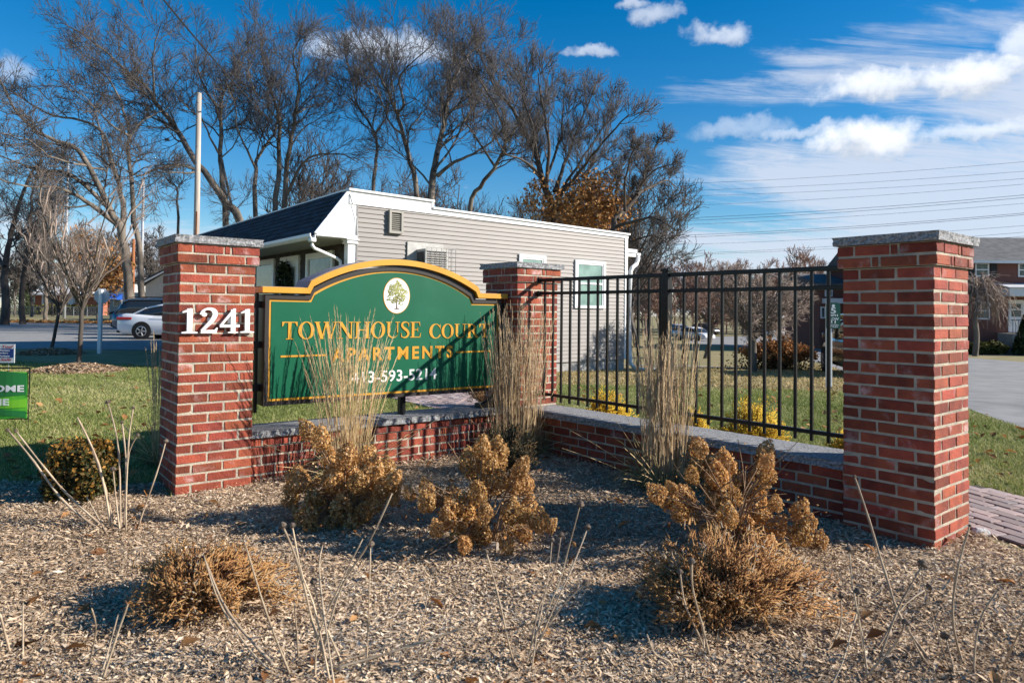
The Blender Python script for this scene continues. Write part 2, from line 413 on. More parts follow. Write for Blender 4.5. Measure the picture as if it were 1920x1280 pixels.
mat('straw', (.84, .67, .40), (.70, .53, .29), rough=.7, scale=12, sub=.38)
mat('straw_brown', (.78, .61, .39), (.60, .45, .27), rough=.75, scale=12, sub=.36)
mat('straw_green', (.26, .25, .09), (.32, .25, .13), rough=.8, scale=8, sub=.2)
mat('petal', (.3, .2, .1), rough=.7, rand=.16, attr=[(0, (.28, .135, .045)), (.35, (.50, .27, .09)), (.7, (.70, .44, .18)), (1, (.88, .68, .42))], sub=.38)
mat('stem_brown', (.25, .155, .085), (.16, .10, .06), rough=.85, scale=20)
mat('dry_stem', (.50, .39, .27), (.30, .22, .15), rough=.85, scale=7, rand=.2)
mat('seed_head', (.075, .055, .042), (.15, .115, .085), rough=.95, scale=60)
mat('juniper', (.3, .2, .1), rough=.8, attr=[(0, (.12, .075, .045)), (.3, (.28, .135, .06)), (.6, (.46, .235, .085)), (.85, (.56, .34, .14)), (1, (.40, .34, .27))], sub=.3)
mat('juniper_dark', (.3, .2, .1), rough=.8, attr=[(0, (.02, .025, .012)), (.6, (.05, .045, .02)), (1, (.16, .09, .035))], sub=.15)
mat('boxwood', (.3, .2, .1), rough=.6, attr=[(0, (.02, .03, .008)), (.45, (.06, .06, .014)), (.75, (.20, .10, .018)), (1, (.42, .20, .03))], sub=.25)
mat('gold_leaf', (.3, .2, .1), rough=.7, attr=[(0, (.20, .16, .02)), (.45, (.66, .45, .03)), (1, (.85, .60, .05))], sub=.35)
mat('dead_leaf', (.3, .2, .1), rough=.8, attr=[(0, (.15, .06, .02)), (.5, (.36, .16, .05)), (1, (.46, .25, .10))], sub=.25)
mat('evergreen', (.3, .2, .1), rough=.7, attr=[(0, (.012, .022, .01)), (1, (.05, .075, .02))], sub=.15)
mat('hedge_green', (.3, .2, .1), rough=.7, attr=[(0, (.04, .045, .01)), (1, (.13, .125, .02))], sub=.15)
mat('chip', (.3, .2, .1), rough=1, spec=.05, attr=[(0, (.17, .115, .075)), (.25, (.32, .22, .14)), (.52, (.53, .385, .25)), (.8, (.66, .515, .365)), (1, (.77, .67, .52))])
mat('blade', (.3, .2, .1), rough=.75, attr=[(0, (.10, .145, .025)), (.38, (.19, .235, .055)), (.68, (.34, .34, .12)), (1, (.62, .52, .29))], sub=.3)
mat('blade_tan', (.3, .2, .1), rough=.8, attr=[(0, (.22, .19, .06)), (.5, (.44, .33, .15)), (1, (.58, .44, .24))], sub=.3)
mat('leaf_orange', (.3, .2, .1), rough=.8, attr=[(0, (.22, .09, .025)), (.6, (.42, .20, .06)), (1, (.52, .32, .14))], sub=.2)
mat('stone', (.55, .54, .52), (.40, .39, .38), rough=.9, scale=14, bump=.6)
mat('house_brick', (.21, .085, .062), (.14, .062, .05), rough=.85, scale=7, lo=.3, hi=.7, c3=(.10, .055, .045), c3scale=9, c3lo=.60, c3hi=.68, bump=.3, stretch=(1, 1, 3.5))
mat('ranch_brick', (.42, .15, .085), (.33, .115, .065), rough=.85, scale=3)
mat('roof_grey', (.15, .148, .145), (.095, .095, .097), rough=.95, scale=2.2, bump=.4, bscale=22, stretch=(1, 1, 2))
mat('roof_white', (.62, .62, .63), rough=.8)
mat('clapboard_grey', (.42, .42, .40), (.36, .36, .345), rough=.8, scale=4, c3=(.30, .30, .28), c3scale=7)
mat('awning_blue', (.008, .075, .36), rough=.7)
mat('shutter', (.012, .013, .015), rough=.6)
mat('car_white', (.72, .73, .75), rough=.15, coat=.6)
mat('car_blue', (.055, .085, .13), rough=.12, coat=.8, metal=.3)
mat('car_tan', (.23, .165, .10), rough=.2, coat=.7, metal=.35)
mat('car_silver', (.45, .47, .50), rough=.2, coat=.6, metal=.4)
mat('car_navy', (.02, .035, .075), rough=.15, coat=.8)
mat('car_red', (.20, .012, .01), rough=.2, coat=.6)
mat('car_glass', (.02, .025, .03), rough=.03, spec=.9)
mat('tyre', (.012, .012, .012), rough=.85)
mat('rim', (.50, .50, .51), rough=.3, metal=.7)
mat('lamp_red', (.30, .012, .015), rough=.15, coat=.6)
mat('lamp_clear', (.6, .6, .6), rough=.1)
mat('sign_back', (.50, .53, .57), rough=.5)
mat('yard_green', (.055, .36, .03), (.14, .52, .03), rough=.5, scale=1.6, lo=.46, hi=.52, detail=1)
mat('yard_green_dark', (.02, .20, .045), rough=.5)
mat('yard_lime', (.20, .56, .03), rough=.5)
mat('paper_white', (.78, .78, .78), rough=.6)
mat('print_red', (.42, .015, .05), rough=.6)
mat('print_blue', (.012, .045, .22), rough=.6)
mat('speed_green', (.004, .085, .06), rough=.45)
mat('hydrant_red', (.42, .03, .015), rough=.4)
mat('hydrant_yellow', (.6, .36, .02), rough=.4)
mat('tree_print', (.3, .3, .1), rough=.5, attr=[(0, (.10, .10, .02)), (.5, (.22, .24, .05)), (1, (.46, .44, .12))])
mat('tree_trunk_print', (.10, .06, .03), rough=.5)
mat('curb_yellow', (.55, .38, .04), (.42, .32, .10), rough=.9, scale=6)
mat('soffit', (.46, .45, .43), rough=.6)
mat('lamp_warm', (.6, .55, .40), rough=.3)
mt = MATS

# ------------------------------------------------------------------ ground, lawn, bed, road, paths
def grid_tris():
    T = []
    for i in range(len(GX)-1):
        for j in range(len(GY)-1):
            a, b, c, d = (GX[i], GY[j]), (GX[i+1], GY[j]), (GX[i+1], GY[j+1]), (GX[i], GY[j+1])
            T += [(a, b, c), (a, c, d)]
    return T
GT = grid_tris()
def clip(poly, P):
    n = len(P)
    for k in range(n):
        ax, ay = P[k]; bx, by = P[(k+1) % n]; out = []
        def side(p): return (bx-ax)*(p[1]-ay)-(by-ay)*(p[0]-ax)
        for q in range(len(poly)):
            p0, p1 = poly[q-1], poly[q]; s0, s1 = side(p0), side(p1)
            if (s0 >= 0) != (s1 >= 0):
                t = s0/(s0-s1); out.append((p0[0]+t*(p1[0]-p0[0]), p0[1]+t*(p1[1]-p0[1])))
            if s1 >= 0: out.append(p1)
        poly = out
        if len(poly) < 3: return []
    return poly
def sheet(name, polys, h, material, kind='structure'):
    """flat region following the ground: union of convex counter-clockwise outlines, h above it"""
    mb = MB()
    for P in polys:
        A = sum(P[k-1][0]*P[k][1]-P[k][0]*P[k-1][1] for k in range(len(P)))
        if A < 0: P = P[::-1]
        x0, x1 = min(p[0] for p in P), max(p[0] for p in P); y0, y1 = min(p[1] for p in P), max(p[1] for p in P)
        for T in GT:
            if max(t[0] for t in T) < x0 or min(t[0] for t in T) > x1 or max(t[1] for t in T) < y0 or min(t[1] for t in T) > y1: continue
            c = clip(list(T), P)
            if len(c) >= 3: 
                zz = gz([p[0] for p in c], [p[1] for p in c])
                # stay on this triangle's plane
                mb.add([(p[0], p[1], z+h) for p, z in zip(c, zz)], [tuple(range(len(c)))])
    o = mb.obj(name, material)
    if kind: o['kind'] = kind
    return o
nx, ny = len(GX), len(GY)
gx, gy = np.meshgrid(GX, GY, indexing='ij')
ii = (np.arange(nx-1)[:, None]*ny+np.arange(ny-1)[None, :]).ravel()
F = np.concatenate([np.stack([ii, ii+ny, ii+ny+1], 1), np.stack([ii, ii+ny+1, ii+1], 1)])
o = npobj('ground', np.stack([gx, gy, GZ], -1).reshape(-1, 3), F, mt['ground']); o['kind'] = 'structure'

uu = np.array([math.cos(YAW), math.sin(YAW)]); vv = np.array([-uu[1], uu[0]])
PR = np.array([2.2899, 3.7503]); PL = np.array([-2.2283, 4.6327]); PM = np.array([.0504, 6.3833])
YAW_S = math.atan2(*(PM-PL)[::-1]); ds = np.array([math.cos(YAW_S), math.sin(YAW_S)]); ns = np.array([-ds[1], ds[0]])
df = (PR-PM)/np.linalg.norm(PR-PM); nf = np.array([-df[1], df[0]])      # df from the far corner pillar to the near right one; nf points to the lawn side
LAWN = [(-26, -3), (26, -3), (26, 8), (7.2, 12), (6.5, 17.2), (2.0, 20.3), (-7, 20.6), (-26, 20.6)]
sheet('lawn', [LAWN], .004, mt['lawn'])
b1, b2 = gp(1822, 1003), gp(1935, 1043)
bd_ = np.array(b2)-np.array(b1)
PLf = tuple(PL-.02*uu-.0*vv); q9 = tuple(np.array(b1)+bd_*9)
q9 = tuple(np.array(b1)+bd_*((-2.5-b1[1])/bd_[1]))
BED_B = [(-9, -2.5), q9, b1, PLf, (-9, float(PLf[1]))]
BED_A = [b1, tuple(PR+.5*uu+.42*vv), tuple(PM+.3*uu+.3*vv), tuple(PL+.25*uu+.3*vv), PLf]
gl1, gl2 = gp(285, 866), gp(-60, 908)
BED_C = [PLf, tuple(PL+.02*uu+.45*vv), gl1, gl2, (-9, gl2[1]-.1), (-9, float(PLf[1]))]
sheet('mulch_bed', [BED_B, BED_A, BED_C], .008, mt['mulch'])
# road at the left, beyond the lawn; parking apron runs off behind the office
sheet('street', [[(-95, 20.9), (-20, 20.9), (-9.0, 20.2), (-7.0, 24), (-9, 56), (-95, 54)]], .008, mt['asphalt'])
# driveway at the right
DW = [gp(1921, 806), gp(1818, 768), gp(1700, 727), gp(1585, 697), gp(1500, 668), gp(1415, 652), gp(1290, 643)]
DF = [gp(2060, 700), gp(1921, 679), gp(1818, 671), gp(1700, 650), gp(1545, 632), gp(1480, 627), gp(1300, 632)]
nearR = [(7.5, 2.0), (14, 2.0)]
polys = [[DW[0], (14, 2.5), (24, 9), DF[0]], [DW[0], DF[0], DF[1]], [DW[1], DW[0], DF[1], DF[2]], [DW[2], DW[1], DF[2], DF[3]], [DW[3], DW[2], DF[3], DF[4]], [DW[4], DW[3], DF[4], DF[5]], [DW[5], DW[4], DF[5]], [DW[6], DW[5], DF[5], DF[6]], [(7.4, 3.4), (14, 2.5), DW[0]]]
sheet('driveway', polys, .008, mt['asphalt'])
# kerb-like strips
def strip_poly(P, Q, w):
    a, b = np.array(P), np.array(Q); d = (b-a)/np.linalg.norm(b-a); n = np.array([-d[1], d[0]])*w
    return [tuple(a-n), tuple(b-n), tuple(b+n), tuple(a+n)]
sheet('yellow_kerb', [strip_poly(gp(1385, 656), gp(1470, 664), .10)], .014, mt['curb_yellow'])
sheet('sidewalk', [strip_poly(gp(1170, 684), gp(1420, 690), .28)], .012, mt['concrete'])
sheet('front_walk', [strip_poly(gp(1800, 665.5), gp(2000, 668), .75)], .02, mt['concrete'])

# brick-paved walk passing behind the right pillar, and another behind the sign
def paved(name, P0, P1, w, label=None, x0=0, pl_=.20, pw=.10, maxn=290):
    a, b = np.array(P0), np.array(P1); L_ = np.linalg.norm(b-a); d = (b-a)/L_; yaw = math.atan2(d[1], d[0])
    z0 = float(gz(*((a+b)/2)))
    o = MB().box(0, L_, 0, w, -.05, .012).obj(name, mt['paver_joint']); o.location = (a[0], a[1], z0); o.rotation_euler = (0, 0, yaw); o['kind'] = 'structure'
    vs_ = [MB().box(.008, pl_-.008, .004, pw-.004, -.01, .021+.002*k, .005).mesh('paver', mt['paver']) for k in range(3)]
    n = 0
    for j in range(int(w/pw)):
        x = -(j % 2)*pl_/2
        while x < L_-pl_*.6:
            if x >= -1e-6 and n < maxn:
                p = bpy.data.objects.new('paver', rnd.choice(vs_)); p.location = (x, j*pw, rnd.uniform(-.002, .002)); p.rotation_euler = (0, 0, rnd.uniform(-.01, .01)); COL.objects.link(p); p.parent = o; n += 1
            x += pl_
    return o
wa, wb = gp(1822, 1001), gp(1960, 1049)
wdir = (np.array(wb)-np.array(wa)); wdir /= np.linalg.norm(wdir)
paved('brick_walk', np.array(wa)-wdir*.9+np.array([-wdir[1], wdir[0]])*.06, np.array(wa)+wdir*2.6+np.array([-wdir[1], wdir[0]])*.06, 1.0)
ba, bb = gp(738, 749), gp(800, 764)
bdr = (np.array(bb)-np.array(ba)); bdr /= np.linalg.norm(bdr)
paved('office_walk', np.array(ba)-bdr*1.2, np.array(ba)+bdr*3.2, 1.5)
# ------------------------------------------------------------------ brick pieces shared by pillars and walls
CH = .0677
def brick_variants(lx, ly, lz, n=3):
    out = []
    for k in range(n):
        mb = MB().box(-lx/2, lx/2, -ly/2, ly/2, -lz/2, lz/2, .0035)
        r = random.Random(k*31+int(lx*1000))
        mb.v = [(x+r.uniform(-.0022, .0022), y+r.uniform(-.0012, .0012), z+r.uniform(-.0018, .0018)) for x, y, z in mb.v]
        out.append(mb.mesh('brick', mt['brick']))
    return out
BFULL = brick_variants(.1895, .092, .0545, 5); BHALF = brick_variants(.092, .092, .0545, 3); BCLOSE = brick_variants(.034, .092, .0545, 2)
def lay(me, parent, x, y, z, rz):
    o = bpy.data.objects.new('brick', me); o.location = (x+rnd.uniform(-.001, .001), y+rnd.uniform(-.001, .001), z+rnd.uniform(-.0012, .0012))
    o.rotation_euler = (rnd.uniform(-.006, .006), 0, rz+rnd.uniform(-.005, .005)); COL.objects.link(o); o.parent = parent; return o
def rough_slab(name, x0, x1, y0, y1, z0, z1, parent, seed=0, rough=.012, step=.03):
    """stone slab: smooth top, rock-faced edges"""
    r = np.random.default_rng(seed); nx = max(2, int((x1-x0)/step)); ny_ = max(2, int((y1-y0)/step)); nzl = 4
    ring = [(x0+(x1-x0)*k/nx, y0) for k in range(nx)]+[(x1, y0+(y1-y0)*k/ny_) for k in range(ny_)]+[(x1-(x1-x0)*k/nx, y1) for k in range(nx)]+[(x0, y1-(y1-y0)*k/ny_) for k in range(ny_)]
    n = len(ring); c = ((x0+x1)/2, (y0+y1)/2); vs = []
    for j in range(nzl):
        z = z0+(z1-z0)*j/(nzl-1)
        for x, y in ring:
            nrm = np.array([(x == x1)*1.-(x == x0)*1., (y == y1)*1.-(y == y0)*1.]); amt = r.uniform(-rough, rough*.15) if 0 < j < nzl-1 else r.uniform(-rough*.9, 0)*(1 if j == 0 else .45)
            vs.append((x+nrm[0]*amt, y+nrm[1]*amt, z+(r.uniform(-.004, .004) if 0 < j < nzl-1 else 0)))
    fs = [(j*n+k, j*n+(k+1) % n, (j+1)*n+(k+1) % n, (j+1)*n+k) for j in range(nzl-1) for k in range(n)]
    fs += [tuple(range(n))[::-1], tuple((nzl-1)*n+k for k in range(n))]
    mb = MB().add(vs, fs)
    return mb.obj(name, mt['granite'], parent)
def pillar(label, pos, yaw, seed, z0=0.0):
    S = .5
    t = thing('brick_pillar', label, 'pillar', (pos[0], pos[1], z0), yaw, 'brick entrance pillars')
    MB().box(.0045, S-.0045, .0045, S-.0045, -.3, 23*CH, 0).box(-.0165, S+.0165, -.0165, S+.0165, 23*CH+.004, 25*CH-.002).obj('mortar', mt['mortar'], t)
    def course(k, size, off, ccl):
        z = k*CH+CH/2
        odd = k % 2
        for fidx in range(4):
            ang = fidx*math.pi/2
            # face frame: origin at corner, along +a, inward +b
            segs = []
            if not ccl:
                full = [(.104, .2965), (.3065, .499)] if not odd else [(.001, .1935), (.2035, .396)]
                segs = [(a, b, BFULL) for a, b in full]
            else:
                L_ = size
                if not odd: segs = [(.103, .2955, BFULL), (.3055, .3415, BCLOSE), (.3515, .544, BFULL)]
                else: segs = [(.0, .1925, BFULL), (.2025, .2385, BCLOSE), (.2485, .441, BFULL)]
            for a, b, ms in segs:
                ca = (a+b)/2-size/2; cb = -size/2+.046
                x = ca*math.cos(ang)-cb*math.sin(ang)+S/2; y = ca*math.sin(ang)+cb*math.cos(ang)+S/2
                lay(rnd.choice(ms), t, x, y, z, ang)
    for k in range(-1, 23): course(k, .5, 0, False)
    for k in (23, 24): course(k, .544, 0, True)
    rough_slab('cap_stone', -.046, S+.046, -.046, S+.046, 25*CH+.001, 25*CH+.052, t, seed)
    return t
pl = pillar('tall brick pillar carrying the white house number, left end of the sign', PL, YAW, 1, .018)
pm = pillar('brick pillar at the back corner between the green sign and the black fence', PM, YAW, 2, -.01)
pr = pillar('nearest brick pillar with grey cap at the right end of the black fence', PR, YAW, 3, -.01)

def low_wall(label, pos, yaw, length, seed, capd, y0c):
    t = thing('garden_wall', label, 'wall', (pos[0], pos[1], 0), yaw, 'low brick walls between the pillars')
    th = .24
    MB().box(-.02, length+.02, .0945, .0945+th-.009, -.25, 4*CH).box(-.02, length+.02, .0805, .0945+th+.005, 4*CH+.004, 5*CH-.003).obj('mortar', mt['mortar'], t)
    for k in range(-2, 5):
        for sd in (0, 1):
            out = .014 if k == 4 else 0.0
            yc = .09+.046-out if sd == 0 else .09+th-.046+out
            x = 0.0; first = True
            off = .0 if k % 2 else -.1016
            x = off
            while x < length-.015:
                a, b = max(x, .002), min(x+.1925, length-.002)
                if b-a > .17: lay(rnd.choice(BFULL), t, (a+b)/2, yc, k*CH+CH/2, 0)
                elif b-a > .03:
                    o = lay(rnd.choice(BHALF), t, (a+b)/2, yc, k*CH+CH/2, 0); o.scale = ((b-a)/.092, 1, 1)
                x += .2022
    n = 2; cut = [0, length*.55, length]
    for k in range(n):
        rough_slab('coping_stone', cut[k]+.002, cut[k+1]-.002, y0c, y0c+capd, 5*CH+.001, 5*CH+.050, t, seed+k, .016, .028)
    return t
# sign wall starts at the left pillar's right face
pS = PL+.5*uu; LS = np.linalg.norm(PM-pS)
yS = math.atan2(*(PM-pS)[::-1])
low_wall('low brick wall with stone coping beneath the green sign', pS, yS, LS, 11, .36, .04)
# fence wall: local x from the right pillar back to the corner pillar; local y points to the lawn
pF0 = PR+.5*vv; pF1 = PM; LF = np.linalg.norm(pF1-pF0)
dwall = (pF1-pF0)/LF; yF = math.atan2(dwall[1], dwall[0])
# the bed lies to the left (+y of this frame), so mirror by starting from the far end
yF2 = math.atan2(-dwall[1], -dwall[0])
low_wall('low brick wall with grey coping beneath the black fence', pF1, yF2, LF, 21, .42, .04)

# ------------------------------------------------------------------ lettering
def stroke(pts, w):
    P = np.array(pts, float); W = np.full(len(P), w) if np.isscalar(w) else np.array(w, float)
    T = np.gradient(P, axis=0); T /= np.linalg.norm(T, axis=1, keepdims=True)+1e-9
    Nn = np.stack([-T[:, 1], T[:, 0]], 1); A = P+Nn*W[:, None]/2; Bq = P-Nn*W[:, None]/2
    return ('s', A.tolist(), Bq.tolist())
def rc(x0, y0, x1, y1): return ('p', [(x0, y0), (x1, y0), (x1, y1), (x0, y1)])
def pa(x0, y0, x1, y1, w): return ('p', [(x0-w/2, y0), (x0+w/2, y0), (x1+w/2, y1), (x1-w/2, y1)])
def arc(cx, cy, ro, rO, ri, rI, a0, a1, n=24, icx=None):
    A = [(cx+ro*math.cos(a), cy+rO*math.sin(a)) for a in np.linspace(a0, a1, n)]
    I = [((icx if icx is not None else cx)+ri*math.cos(a), cy+rI*math.sin(a)) for a in np.linspace(a0, a1, n)]
    return ('s', A, I)
def srf(x, y, w=.32, up=True): return ('p', [(x-w/2, y), (x+w/2, y), (x+w/2, y+.045), (x-w/2, y+.045)])
PI = math.pi
def spline(pts, n=40):
    P = np.array(pts, float); t = np.linspace(0, len(P)-1, n); out = []
    for q in t:
        i = min(int(q), len(P)-2); f = q-i
        p0, p1, p2, p3 = P[max(i-1, 0)], P[i], P[i+1], P[min(i+2, len(P)-1)]
        out.append(.5*((2*p1)+(-p0+p2)*f+(2*p0-5*p1+4*p2-p3)*f*f+(-p0+3*p1-3*p2+p3)*f**3))
    return np.array(out)
_s = spline([(.52, .80), (.46, .94), (.30, .985), (.13, .92), (.10, .74), (.26, .57), (.42, .44), (.50, .26), (.42, .08), (.26, .015), (.10, .06), (.04, .22)])
_w = np.interp(np.linspace(0, 1, 40), [0, .12, .28, .5, .72, .88, 1], [.03, .05, .12, .17, .12, .05, .03])
_2 = spline([(.06, .74), (.10, .90), (.25, .975), (.42, .92), (.47, .74), (.38, .52), (.22, .30), (.06, .10)], 30)
_2w = np.interp(np.linspace(0, 1, 30), [0, .2, .5, .7, 1], [.16, .07, .17, .15, .09])
GLY = {
 'T': (.80, [rc(0, .945, .80, 1), rc(.315, .02, .485, .97), srf(.40, 0, .40), ('p', [(0, .74), (.035, .74), (.13, .96), (0, .96)]), ('p', [(.765, .74), (.80, .74), (.80, .96), (.67, .96)])]),
 'O': (.86, [arc(.43, .5, .43, .515, .245, .462, 0, 2*PI, 48)]),
 'W': (1.22, [pa(.37, 0, .10, .97, .18), pa(.37, 0, .60, .97, .07), pa(.86, 0, .62, .97, .18), pa(.86, 0, 1.13, .97, .07), srf(.11, .955, .32), srf(.60, .955, .30), srf(1.12, .955, .24)]),
 'N': (.90, [rc(.105, .02, .165, .97), rc(.73, 0, .79, .97), pa(.74, 0, .14, .97, .19), srf(.135, 0, .28), srf(.11, .955, .24), srf(.76, .955, .28)]),
 'H': (.94, [rc(.10, .02, .265, .98), rc(.675, .02, .84, .98), rc(.2, .48, .74, .535), srf(.1825, 0, .36), srf(.7575, 0, .36), srf(.1825, .955, .36), srf(.7575, .955, .36)]),
 'U': (.88, [rc(.10, .33, .265, .98), rc(.705, .33, .765, .98), arc(.4325, .34, .3325, .355, .1675+.105, .295, PI, 2*PI, 24, icx=.485), srf(.1825, .955, .36), srf(.735, .955, .28)]),
 'S': (.58, [stroke(_s, _w), rc(.505, .70, .535, .97), rc(.03, .03, .06, .30)]),
 'E': (.74, [rc(.10, .02, .265, .98), rc(.0, 0, .66, .05), rc(.0, .95, .62, 1), rc(.25, .48, .50, .53), ('p', [(.60, .02), (.66, .02), (.70, .28), (.665, .28)]), ('p', [(.56, .98), (.62, .98), (.645, .74), (.61, .74)]), rc(.47, .38, .505, .63)]),
 'C': (.80, [arc(.43, .5, .43, .515, .265, .46, .62, 2*PI-.55, 40, icx=.47), rc(.735, .66, .77, .98), ('p', [(.70, .16), (.76, .22), (.80, .24), (.80, .20)])]),
 'R': (.88, [rc(.10, .02, .265, .98), srf(.1825, 0, .36), rc(0, .955, .20, 1), arc(.25, .735, .43, .265, .255, .21, -PI/2, PI/2, 20, icx=.26), rc(.24, .945, .30, 1), rc(.24, .47, .32, .525), pa(.76, 0, .44, .49, .19), rc(.68, 0, .90, .045)]),
 '1': (.50, [rc(.17, .02, .35, .98), ('p', [(0, .05), (0, 0), (.52, 0), (.52, .05), (.36, .075), (.16, .075)]), ('p', [(.02, .80), (.02, .86), (.30, 1.0), (.33, .93), (.20, .84)])]),
 '2': (.60, [stroke(_2, _2w), ('p', [(.02, 0), (.52, 0), (.56, .22), (.52, .22), (.46, .13), (.04, .12)]), arc(.125, .745, .085, .085, .001, .001, 0, 2*PI, 14)]),
 '4': (.66, [rc(.36, .02, .52, .96), rc(.0, .23, .66, .34), ('p', [(0, .33), (.09, .33), (.52, .93), (.52, 1), (.44, 1)]), srf(.44, 0, .34)]),
 ' ': (.34, []),
}
def serif(text, fn, x0, x1, y0, y1, th, gap=.045):
    tot = sum(GLY[c][0]+gap for c in text)-gap; k = (x1-x0)/tot; h = y1-y0; mb = MB(); x = x0; e = 0
    for c in text:
        w, gs = GLY[c]
        for g in gs:
            e = (e+1) % 9; d1 = -th-e*.00025; m = lambda q: (x+q[0]*k, y0+q[1]*h)
            if g[0] == 'p': 
                pts = [m(q) for q in g[1]]
                A = sum(pts[i-1][0]*pts[i][1]-pts[i][0]*pts[i-1][1] for i in range(len(pts)))
                mb.prism(pts if A > 0 else pts[::-1], fn, 0, d1)
            else: mb.strip([m(q) for q in g[1]], [m(q) for q in g[2]], fn, 0, d1)
        x += (w+gap)*k
    return mb
def sans(text, fn, x0, x1, y0, y1, th, bold=.02, space=1.0, shear=0.0):
    cu = bpy.data.curves.new('tmp', 'FONT'); cu.body = text; cu.size = 1; cu.extrude = .5; cu.offset = bold; cu.space_character = space; cu.shear = shear; cu.resolution_u = 4
    ob = bpy.data.objects.new('tmp', cu); COL.objects.link(ob)
    dg = bpy.context.evaluated_depsgraph_get(); me = bpy.data.meshes.new_from_object(ob.evaluated_get(dg))
    V = np.array([v.co[:] for v in me.vertices]); F = [tuple(p.vertices) for p in me.polygons]
    bpy.data.objects.remove(ob); bpy.data.curves.remove(cu); bpy.data.meshes.remove(me)
    mn, mx = V.min(0), V.max(0); V = (V-mn)/(mx-mn+1e-9)
    mb = MB(); mb.add([fn(x0+a*(x1-x0), y0+b*(y1-y0), -th*c) for a, b, c in V], F); return mb
fnxz = lambda y: (lambda a, b, d: (a, y+d, b))         # face looking along -y; negative d is proud

# house number, on the left pillar
xs = [(.012, .112), (.135, .255), (.262, .385), (.395, .492)]
for ch, (a, b) in zip('1241', [(.012, .108), (.128, .250), (.256, .388), (.394, .484)]):
    mb = serif(ch, fnxz(-.012), a, b, 1.085, 1.255, .022)
    for q in ((a+b)/2,): mb.box(q-.008, q+.008, -.012, .004, 1.15, 1.19)
    o = mb.obj('house_number', mt['white_paint'], pl)
    o['label'] = 'white raised numeral ' + {'1': 'one', '2': 'two', '4': 'four'}[ch]

# ------------------------------------------------------------------ entrance sign
sg = thing('entrance_sign', 'green arched apartment sign with gold trim hung between two brick pillars', 'sign', (PL[0], PL[1], 0), YAW_S)
YF = .15
def arch(x0, x1, base, top, sh0, sh1, n=28):
    """flat shoulder, ogee start, then a low arch"""
    c = (sh0+sh1)/2; hw = (sh1-sh0)/2
    pts = [(x0, base), (sh0, base)]
    r = (hw*hw+(top-base-.04)**2)/(2*(top-base-.04)); 
    for q in np.linspace(-hw*.965, hw*.965, n):
        z = base+.04+math.sqrt(max(r*r-q*q, 0))-(r-(top-base-.04)); pts.append((c+q, z))
    pts += [(sh1, base), (x1, base)]
    return pts
fS = fnxz(YF)
cap_u = arch(.585, 2.84, 1.437, 1.697, .925, 2.535); cap_l = arch(.585, 2.84, 1.394, 1.650, .945, 2.512)
MB().strip(cap_l, cap_u, fnxz(YF-.045), 0, .30).obj('gold_cap', mt['sign_gold'], sg)
MB().strip([(a, b-.004) for a, b in cap_u], [(a, b+.003) for a, b in cap_u], fnxz(YF-.02), 0, .268).obj('cap_top', mt['sign_brown'], sg)
fr_t = arch(.615, 2.79, 1.381, 1.637, .955, 2.50)
fr = MB().prism([(.615, .555), (2.79, .548)]+fr_t[::-1], fS, .004, .21)
fr.obj('cabinet', mt['sign_grey'], sg)
bo_t = arch(.647, 2.762, 1.346, 1.603, .962, 2.470)
bi_t = arch(.664, 2.745, 1.329, 1.588, .972, 2.461)
MB().prism([(.647, .588), (2.762, .577)]+bo_t[::-1], fS, -.003, .003).obj('gold_border', mt['sign_gold'], sg)
MB().prism([(.664, .606), (2.745, .595)]+bi_t[::-1], fS, -.006, -.001).obj('face_panel', mt['sign_green'], sg)
# raised dark rim round the face
rim_o = [(.615, .555), (.615, 1.381)]+fr_t[1:-1]+[(2.79, 1.381), (2.79, .548), (.615, .555)]
rim_i = [(.645, .586), (.645, 1.349)]+bo_t[1:-1]+[(2.764, 1.349), (2.764, .575), (.645, .586)]
MB().strip(rim_o, rim_i, fS, .006, -.016).obj('rim', mt['sign_grey'], sg)
fT = fnxz(YF-.006)
serif('TOWNHOUSE', fT, .745, 1.945, 1.045, 1.178, .004).obj('lettering', mt['sign_gold'], sg)
serif('COURT', fT, 2.022, 2.664, 1.035, 1.160, .004).obj('lettering', mt['sign_gold'], sg)
sans('APARTMENTS', fT, 1.138, 2.266, .862, .972, .004, .03, 1.35).obj('lettering', mt['sign_gold'], sg)
MB().box(.738, 1.097, YF-.010, YF-.005, .911, .925).obj('rule', mt['sign_gold'], sg)
MB().box(2.302, 2.666, YF-.010, YF-.005, .903, .917).obj('rule', mt['sign_gold'], sg)
sans('413-593-5214', fT, 1.309, 2.101, .682, .778, .003, .012, 1.02).obj('phone_number', mt['white_paint'], sg)
em = MB(); em.prism([(1.704+.125*math.cos(a), 1.396+.150*math.sin(a)) for a in np.linspace(0, 2*PI, 49)[:-1]], fT, 0, -.003); eo = em.obj('emblem', mt['sign_gold'], sg)
MB().prism([(1.704+.119*math.cos(a), 1.396+.144*math.sin(a)) for a in np.linspace(0, 2*PI, 49)[:-1]], fT, -.003, -.0045).obj('oval_ground', mt['paper_white'], eo)
rg = np.random.default_rng(5); n = 520
th_ = rg.uniform(0, 2*PI, n); rr = np.sqrt(rg.uniform(0, 1, n)); lob = 1+.12*np.sin(th_*5+1)+.08*np.sin(th_*9)
cxp = 1.704+.088*rr*np.cos(th_)*lob*(1-.18*np.sin(th_)); czp = 1.418+.092*rr*np.sin(th_)*lob
Vt = []; rv = []
for k in range(n):
    a = rg.uniform(0, 2*PI); s_ = rg.uniform(.004, .009)
    for j in range(3): Vt.append((cxp[k]+s_*math.cos(a+j*2.1), YF-.0118-k*2e-6, czp[k]+s_*math.sin(a+j*2.1)))
    rv += [np.clip(.5+.35*math.cos(th_[k]-.6)*rr[k]+rg.normal()*.22, 0, 1)]*3
npobj('tree_picture', np.array(Vt), np.arange(3*n).reshape(-1, 3), mt['tree_print'], eo, attr=np.array(rv))
